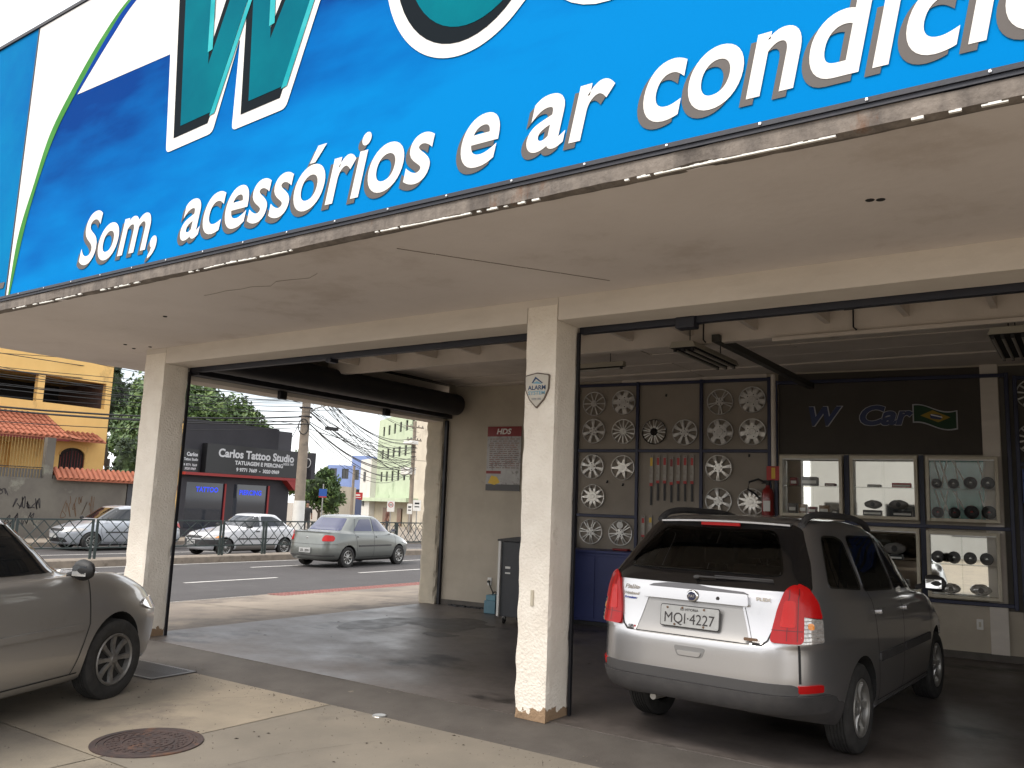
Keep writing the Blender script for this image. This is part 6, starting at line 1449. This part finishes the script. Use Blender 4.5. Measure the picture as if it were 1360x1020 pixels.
tree('flowering_shrub', 'dense dark shrub with reddish blossoms beside the yellow house', -43.5, 26.8, -.4, 1.4, [(0,0,3.2,1.7,1.9,2.0),(.5,1.4,3.4,1.6,1.6,1.9),(.5,3.0,3.3,1.7,1.7,1.8)], .15, 5200, lf3, lf1, 5, .14)
tree('leafy_shrub', 'bright green round tree top above the flowering shrub', -50, 33.0, -.4, 2.2, [(0,0,3.9,2.3,2.2,1.7),(.5,2.4,4.0,2.1,2.1,1.8)], .16, 5200, lf2, lf1, 6, .2)
sh0 = MB(); random.seed(9)
for _ in range(26):
    p = Vector((-42.3+random.uniform(-.3,.8), 25.6+random.uniform(0,5), 2.0+random.uniform(0,2.6))); r_ = random.uniform(.06,.13); sh0.add([p+Vector((0,-r_,0)), p+Vector((.02,0,-r_)), p+Vector((0,r_,0)), p+Vector((.02,0,r_))], [(0,1,2,3)])
tag(sh0.build('blossoms', flw), 'reddish blossoms scattered over the dark shrub', 'blossoms', kind='stuff')

# ---- utility poles, street lamp arm, wires
pole_m = mat('pole_concrete', (.27,.22,.17), (.20,.165,.13), 3, .9, bump=.003, bscale=40, c3=(.13,.11,.09), c3scale=2, c3lo=.58, c3hi=.7)
def upole(label, x, y, zg, h, r0, r1, white=0, arms=True):
    t = thing('utility_pole', label, 'utility pole', (x, y, zg)); MB().tube([(0,0,-.3),(0,0,h)], r0, 16, r2=r1).build('shaft', pole_m, t, smooth=True)
    if white: MB().lathe([(r0*1.06,.3),(r0*1.02,.3+white),(r0*.9,.3+white)], 16, 'z').build('painted_foot', M['white'], t, smooth=True)
    if arms:
        for z, L_ in ((h-.5, 1.1), (h-1.6, .9)):
            a = MB().box(-.06,-L_,z-.05,.06,L_,z+.05).build('crossarm', pole_m, t)
            for k in range(5): MB().lathe([(0,z+.20),(.035,z+.18),(.05,z+.14),(.03,z+.11),(.045,z+.08),(.02,z+.05)], 8, 'z', (0, -L_+.1+k*(2*L_-.2)/4, 0)).build('insulator', M['plastic_grey'], a)
        for z in (h-2.2, h-2.6, h-3.0): MB().lathe([(r0*1.15,z-.03),(r0*1.2,z),(r0*1.15,z+.03)], 12, 'z').build('clamp_ring', M['dark_metal'], t)
    return t
U1 = upole('thick concrete utility pole with a whitewashed foot beside the black studio', -29.9, 26.4, -.2, 8.6, .26, .17, 1.45)
lm = MB(); lm.tube([(0,0,5.6),(.25,.3,6.0),(.9,1.0,6.35),(1.5,1.6,6.42)], .035, 8); lm.build('lamp_arm', M['silver_rim'], U1, smooth=True); MB().box(1.4,1.5,6.34,1.8,1.9,6.46).build('lamp_head', M['silver_rim'], U1, bevel=.03)
for i in range(10):
    pass
U2 = upole('concrete pole with a street-lamp box in front of the green building', -46.9, 53.4, -.7, 9.2, .20, .14, 0)
MB().box(-.9,-.5,4.7,.1,.3,5.3).build('transformer', M['white'], U2, bevel=.05); MB().box(-.5,-.8,7.2,.5,.0,7.5).build('lamp_head', M['white'], U2, bevel=.05)
upole('thin distant concrete pole before the blue house', -50.9, 50.6, -.8, 5.4, .14, .10, 0, False)
U0 = upole('concrete utility pole left outside the view', -30.0, -6, -.15, 8.8, .26, .17, 1.45)
wm_ = mat('wire_black', (.012,.012,.013), None, rough=.6)
def wire(a, b, sag, r_=.011, n=14):
    r_ *= 1.2
    where = 'left of the thick concrete pole, crossing the yellow house' if b[1] < 27 and a[1] < 0 else ('between the thick pole and the distant lamp pole' if abs(b[1]-53.4) < 1 else 'branching off across the gap beside the poles')
    a, b = Vector(a), Vector(b); pts = []
    for i in range(n+1): s_ = i/n; p = a.lerp(b, s_); p.z -= sag*4*s_*(1-s_); pts.append(p)
    o = MB().tube(pts, r_, 4, cap=False).build('overhead_wire', wm_); tag(o, 'thin black overhead wire '+where, 'wire', 'overhead wires')
random.seed(31)
for i in range(9): wire((-30.0+random.uniform(-.3,.3), -6, random.uniform(5.0, 8.6)), (-29.9, 26.4, random.uniform(4.9, 8.0)), random.uniform(.3, 1.1), .009)
for i, z in enumerate([8.35, 8.35, 8.3, 7.2, 7.15, 6.5, 6.2, 5.95, 5.7, 5.5, 5.3, 5.15, 5.0]):
    dx = [-.3, .1, .5][i % 3]*(.7 if i > 4 else 1); r_ = .011 if i < 9 else random.choice((.012, .022, .028)); sg_ = .5+.05*i+random.uniform(-.15, .25)
    wire((-30.0+dx, -6, z+.0), (-29.9+dx, 26.4, z-.1), sg_, r_); wire((-29.9+dx, 26.4, z-.1), (-46.9+dx, 53.4, z-.5+random.uniform(-.4, .2)), .5+.07*i+random.uniform(0, .3), r_*.95)
for i in range(20): wire((-29.9, 26.4, random.uniform(4.8, 7.4)), (-46.9+random.uniform(-.5,.5), 53.4, random.uniform(3.6, 7.4)), random.uniform(.2, 1.4), random.choice((.010, .014, .02)))
for (a, b, s_) in [((-29.9,26.4,6.3), (-12.4,42,5.2), .3), ((-29.9,26.4,5.9), (-32.2,27.6,4.5), .1), ((-29.9,26.4,5.7), (-14,30,6.4), .2), ((-29.9,26.4,5.6), (-55,50,2.6), .5), ((-46.9,53.4,5.2), (-30,60,6.5), .5), ((-29.9,26.4,7.6), (-12.0,34,7.0), .4), ((-29.9,26.4,6.9), (-12.0,36,5.4), .4), ((-46.9,53.4,4.6), (-29.9,26.4,4.9), 1.3), ((-46.9,53.4,4.4), (-29.9,26.4,4.8), 1.7), ((-30,-6,6.9), (-35.2,19.5,6.9), .3), ((-30,-6,6.1), (-35.2,19.5,6.4), .4)]: wire(a, b, s_, .013)
for (x, z) in ((-9.0, 0), (-8.6, .3)): wire((-30, -6, 8+z), (-10.5+x*.0, 3.6, 6.6+z), .3, .014)
# two thin cables in the sky above the sign corner
for (p, q) in (((-10.4,3.9,6.24), (-24,9,11.2)), ((-9.6,3.9,6.24), (-22,6,11.5)), ((-8.4,3.9,6.24),(-20,9,12.5))): wire(p, q, .1, .010)
coil_ = thing('cable_coil', 'loop of spare cable tied to the thick concrete pole', 'cable coil', (-29.65, 26.1, 4.9)); MB().tube([(0, .3*cos(a), .35*sin(a)) for a in [2*pi*k/18 for k in range(19)]], .025, 6).build('loop', wm_, coil_)
bx2 = MB().box(-.12,-.35,-.08,.12,.35,.08).build('junction_box', M['black'], None); bx2.location = (-31.2, 29.3, 5.15); tag(bx2, 'black cable joint box hanging in the wires right of the thick pole', 'junction box')

# ---- median railing
fm = mat('railing_green', (.022,.035,.032), (.03,.04,.037), 6, .6)
def rail_panel(y0, y1, label):
    x = -21.05; zb = hz(x, (y0+y1)/2)+.17; t = thing('railing_panel', label, 'railing', (x, y0, zb), 0, 'railing panels along the median'); W_ = y1-y0; H_ = 1.0; zl = .26
    for y in (0, W_): MB().box(-.025, y-.025, -.05, .025, y+.025, H_).build('post', fm, t)
    MB().box(-.02, .025, H_-.04, .02, W_-.025, H_).build('top_rail', fm, t); MB().box(-.018, .025, zl, .018, W_-.025, zl+.035).build('bottom_rail', fm, t)
    h = H_-.04-(zl+.035); n = max(2, round(W_/h)); c = W_/n; z0_ = zl+.035
    def bar(y_a, z_a, y_b, z_b, dx=0):
        a, b = Vector((dx, y_a, z_a)), Vector((dx, y_b, z_b)); d = (b-a).normalized(); p = Vector((0, -d.z, d.y))*.010; q = Vector((.006, 0, 0))
        m_ = MB(); m_.add([a-p-q, a+p-q, a+p+q, a-p+q, b-p-q, b+p-q, b+p+q, b-p+q], [(0,1,2,3),(7,6,5,4),(0,4,5,1),(1,5,6,2),(2,6,7,3),(3,7,4,0)]); m_.build('diagonal_bar', fm, t)
    for k in range(n):
        bar(c*k, z0_, c*(k+1), z0_+h, .007); bar(c*k, z0_+h, c*(k+1), z0_, -.007)
        if k < n-1: bar(c*(k+.5), z0_, c*(k+1.5), z0_+h, .0075); bar(c*(k+.5), z0_+h, c*(k+1.5), z0_, -.0075)
    return t
ypos = [4.2, 5.85, 5.97, 7.6, 7.72, 9.9, 10.0, 11.85, 11.97, 14.0, 14.1, 15.7, 15.8, 17.25, 17.35, 19.2, 19.3, 21.2, 21.3, 23.2, 23.3, 25.2, 25.3, 27.2, 27.3, 29.2, 29.3, 31.2, 31.3, 33.2]
names = ['left picture edge, nearest panel', 'before the near car window', 'behind the near car windscreen', 'between the near car and the silver saloon nose', 'in front of the silver saloon', 'hidden mostly by the first pillar', 'in front of the white car bonnet', 'in front of the white car door', 'in front of the white car tail', 'behind the grey-green saloon boot', 'behind the grey-green saloon roof', 'behind the grey-green saloon front', 'right of the grey-green saloon', 'left of the far pillar', 'behind the far pillar']
for i in range(15): rail_panel(ypos[2*i], ypos[2*i+1], 'dark green cross-braced median railing panel, '+names[i])
# ---- street signs
def ssign(label, x, y, zc, w, h, kind, face):
    zg = hz(x, y)+.1; t = thing('street_sign', label, 'street sign', (x, y, zg), face); hh = zc-zg
    MB().tube([(0,.03,-.1),(0,.03,hh+h/2)], .03, 8).build('post', M['silver_rim'], t); p = MB().prism(round_poly([(-w/2,hh-h/2),(w/2,hh-h/2),(w/2,hh+h/2),(-w/2,hh+h/2)], .04), 'y', -.012, 0).build('plate', M['white'], t)
    if kind == 'speed':
        MB().lathe([(w*.26,-.014),(w*.26,-.0125),(w*.36,-.0125),(w*.36,-.014)], 24, 'y', (0,0,hh+.08)).build('ring', M['red'], p); text_on('lettering', '60', M['black'], p, lambda a, b: (a-.085, -.0135, b+hh+.03), .15, bold=.004, width=.17)
    elif kind == 'bars': MB().box(-w*.3,-.014,hh-.1,w*.3,-.0125,hh-.04).box(-w*.3,-.014,hh+.06,w*.3,-.0125,hh+.16).build('print', M['black'], p)
    return t
ssign('white speed sign on the pavement, left of the three signs', -33.2, 36.1, 1.42, .42, .62, 'speed', R(40)); ssign('narrow white street sign beside the distant pole, middle of three', -33.0, 37.5, 1.30, .30, .60, 'bars', R(40)); ssign('pale pink-white street sign next to the far pillar, right of three', -30.2, 34.9, 1.52, .42, .58, 'bars', R(40))
ns = thing('name_sign', 'small blue and red street sign on a thin post right of the thick pole', 'street sign', (-31.2, 29.0, -.2), R(45)); MB().tube([(0,0,0),(0,0,2.6)], .03, 8).build('post', M['silver_rim'], ns); MB().box(-.19,-.04,2.0,.19,-.02,2.36).build('plate', mat('sign_plate_blue', (.02,.08,.32), None), ns); MB().box(-.19,-.042,1.94,.19,-.018,1.998).build('band', M['red'], ns)
# ---- people on the far pavement
def person(label, x, y, zg, rz, top, bottom, skin, hair, stride=.12):
    t = thing('person', label, 'person', (x, y, zg), rz)
    J = {'pel': (0,0,.95,.15,.11), 'chest': (0,.01,1.28,.18,.12), 'neck': (0,0,1.47,.06,.06), 'head0': (0,.01,1.58,.085,.095), 'head': (0,.01,1.68,.075,.085),
         'sL': (-.18,0,1.42,.06,.06), 'eL': (-.22,-.02,1.15,.045,.045), 'hL': (-.22,.06,.90,.035,.035), 'sR': (.18,0,1.42,.06,.06), 'eR': (.22,.02,1.15,.045,.045), 'hR': (.22,.10,.92,.035,.035),
         'tL': (-.09,0,.88,.09,.09), 'kL': (-.09,stride*.5,.48,.06,.06), 'aL': (-.09,stride,.08,.045,.045), 'fL': (-.09,stride+.15,.03,.04,.03), 'tR': (.09,0,.88,.09,.09), 'kR': (.09,-stride*.2,.48,.06,.06), 'aR': (.09,-stride,.08,.045,.045), 'fR': (.09,-stride+.15,.03,.04,.03)}
    E_ = [('pel','chest'),('chest','neck'),('neck','head0'),('head0','head'),('chest','sL'),('sL','eL'),('eL','hL'),('chest','sR'),('sR','eR'),('eR','hR'),('pel','tL'),('tL','kL'),('kL','aL'),('aL','fL'),('pel','tR'),('tR','kR'),('kR','aR'),('aR','fR')]
    ks = list(J); me = bpy.data.meshes.new('body'); me.from_pydata([J[k][:3] for k in ks], [(ks.index(a), ks.index(b)) for a, b in E_], [])
    o = bpy.data.objects.new('body', me); COL.objects.link(o); sk_ = o.modifiers.new('s', 'SKIN'); 
    for i, k in enumerate(ks): me.skin_vertices[0].data[i].radius = J[k][3:5]
    me.skin_vertices[0].data[0].use_root = True; o.modifiers.new('u', 'SUBSURF').levels = 1
    bpy.context.view_layer.update(); nm = bpy.data.meshes.new_from_object(o.evaluated_get(bpy.context.evaluated_depsgraph_get())); o.modifiers.clear(); o.data = nm; nm.materials.clear()
    for m_ in (top, bottom, skin): nm.materials.append(m_)
    for p in nm.polygons:
        c = p.center; p.material_index = 2 if c.z > 1.47 or c.z < .1 or (abs(c.x) > .19 and c.z < 1.2) else (0 if c.z > .93 else 1); p.use_smooth = True
    o.parent = t; MB().lathe([(0,1.80),(.06,1.785),(.092,1.74),(.096,1.68),(.08,1.66)], 12, 'z', (0,-.005,0)).build('hair', hair, t, smooth=True)
skin = mat('skin', (.28,.15,.10), None, rough=.6); hair = mat('hair', (.012,.010,.009), None)
person('person in a brown top standing under the speed sign', -33.6, 36.3, hz(-33.6, 36.3)+.14, R(150), mat('brown_shirt', (.12,.05,.035), None), mat('dark_trousers', (.03,.03,.035), None), skin, hair)
person('person in black behind the grey-green saloon, near the thick pole foot', -31.0, 27.9, hz(-31, 27.9)+.14, R(-120), M['black'], M['plastic_grey'], skin, hair, .2)
# ---- side of the street behind the camera, seen only in the mirrors and paint
bh = thing('opposite_building', 'long white building across the street behind the viewer', 'building', (2, -24, -.1)); facade(bh, white_w, (16, -22), (-4.5, -24), -.2, 5.2, 7, [1.0], 1.6, 1.5, 8)
bh2 = thing('opposite_house', 'low beige house behind the viewer', 'house', (-20, -26, -.1)); facade(bh2, cream_w, (-7.5, -25), (-27, -26), -.3, 3.4, 5, [1.0], 1.4, 1.3, 8)
# dark oily patches on the garage floor, each with its own ragged outline
def stain(x, y, rx, ry, seed, m):
    pts = []
    for k in range(40):
        a = 2*pi*k/40; r_ = 1+.35*noise.noise(Vector((cos(a)*1.7+seed, sin(a)*1.7, seed)))+.12*noise.noise(Vector((cos(a)*6, sin(a)*6+seed, 0))); pts.append((x+rx*r_*cos(a), y+ry*r_*sin(a), .0062+.0006*seed))
    mb = MB(); mb.add([(x, y, .0062+.0006*seed)]+pts, [(0, k+1, (k+1) % 40+1) for k in range(40)]); tag(mb.build('oil_stain', m), kind='structure')
om = mat('oil_film', (.020,.017,.015), (.040,.034,.030), 5, .45, rough2=.62)
stain(-7.95, 8.6, .35, .75, 1, om); stain(-7.3, 9.3, .6, .55, 2.3, om); stain(-6.8, 8.4, .25, .15, 3.1, om) 
# hairline cracks and grit on the forecourt
def crack(pts, seed, w=.004):
    random.seed(seed); P = cr(pts, 10); mb = MB(); prev = None
    for (x, y) in P:
        x += random.uniform(-.012, .012); y += random.uniform(-.012, .012)
        if prev:
            a, b = Vector(prev), Vector((x, y)); d = (b-a).normalized(); q = Vector((-d.y, d.x))*w*random.uniform(.3, 1)
            mb.add([(a.x-q.x,a.y-q.y,hz(a.x,a.y)+.0095),(a.x+q.x,a.y+q.y,hz(a.x,a.y)+.0095),(b.x+q.x,b.y+q.y,hz(b.x,b.y)+.0095),(b.x-q.x,b.y-q.y,hz(b.x,b.y)+.0095)], [(0,1,2,3)])
        prev = (x, y)
    tag(mb.build('crack', mat('crack_fill', (.05,.042,.034), None, rough=.95)), kind='structure')
crack([(-6.9,3.14),(-6.4,3.7),(-6.25,4.3),(-5.9,4.8),(-5.8,5.08)], 2, .0016); crack([(-4.4,3.15),(-4.5,3.7),(-4.2,4.6)], 3, .0015)
gt = MB(); random.seed(77)
for _ in range(900):
    x, y = random.uniform(-8.6, -1.5), random.gauss(5.05, .14) if random.random() < .45 else random.uniform(2.8, 5.1)
    if y > 5.6: continue
    s_ = random.uniform(.0025, .007); z = hz(x, y)+.006
    gt.add([(x-s_,y,z),(x,y-s_,z),(x+s_,y,z),(x,y+s_,z),(x,y,z+s_)], [(0,1,4),(1,2,4),(2,3,4),(3,0,4)])
tag(gt.build('grit', mat('grit_stone', (.16,.135,.105), (.07,.06,.05), 9, .9)), 'fine grit and pebbles strewn along the forecourt and apron edge', 'grit', kind='stuff')
for i, (u, z) in enumerate(((3.25,1.98),(3.9,3.30),(5.1,2.42),(3.0,2.02))):
    h_ = wthing('wall_hook', 'small black empty hook on the hubcap wall, '+('below the gleaming wheel cover', 'above the pair over the wiper blades', 'left of the down pipe under the crossbar', 'between two wheel covers at the far left')[i], 'hook', u, z, .012)
    MB().tube([(0,0,.02),(0,-.03,0),(0,-.045,.012)], .006, 6).box(-.012,-.004,.0,.012,0,.04).build('hook', M['black'], h_)
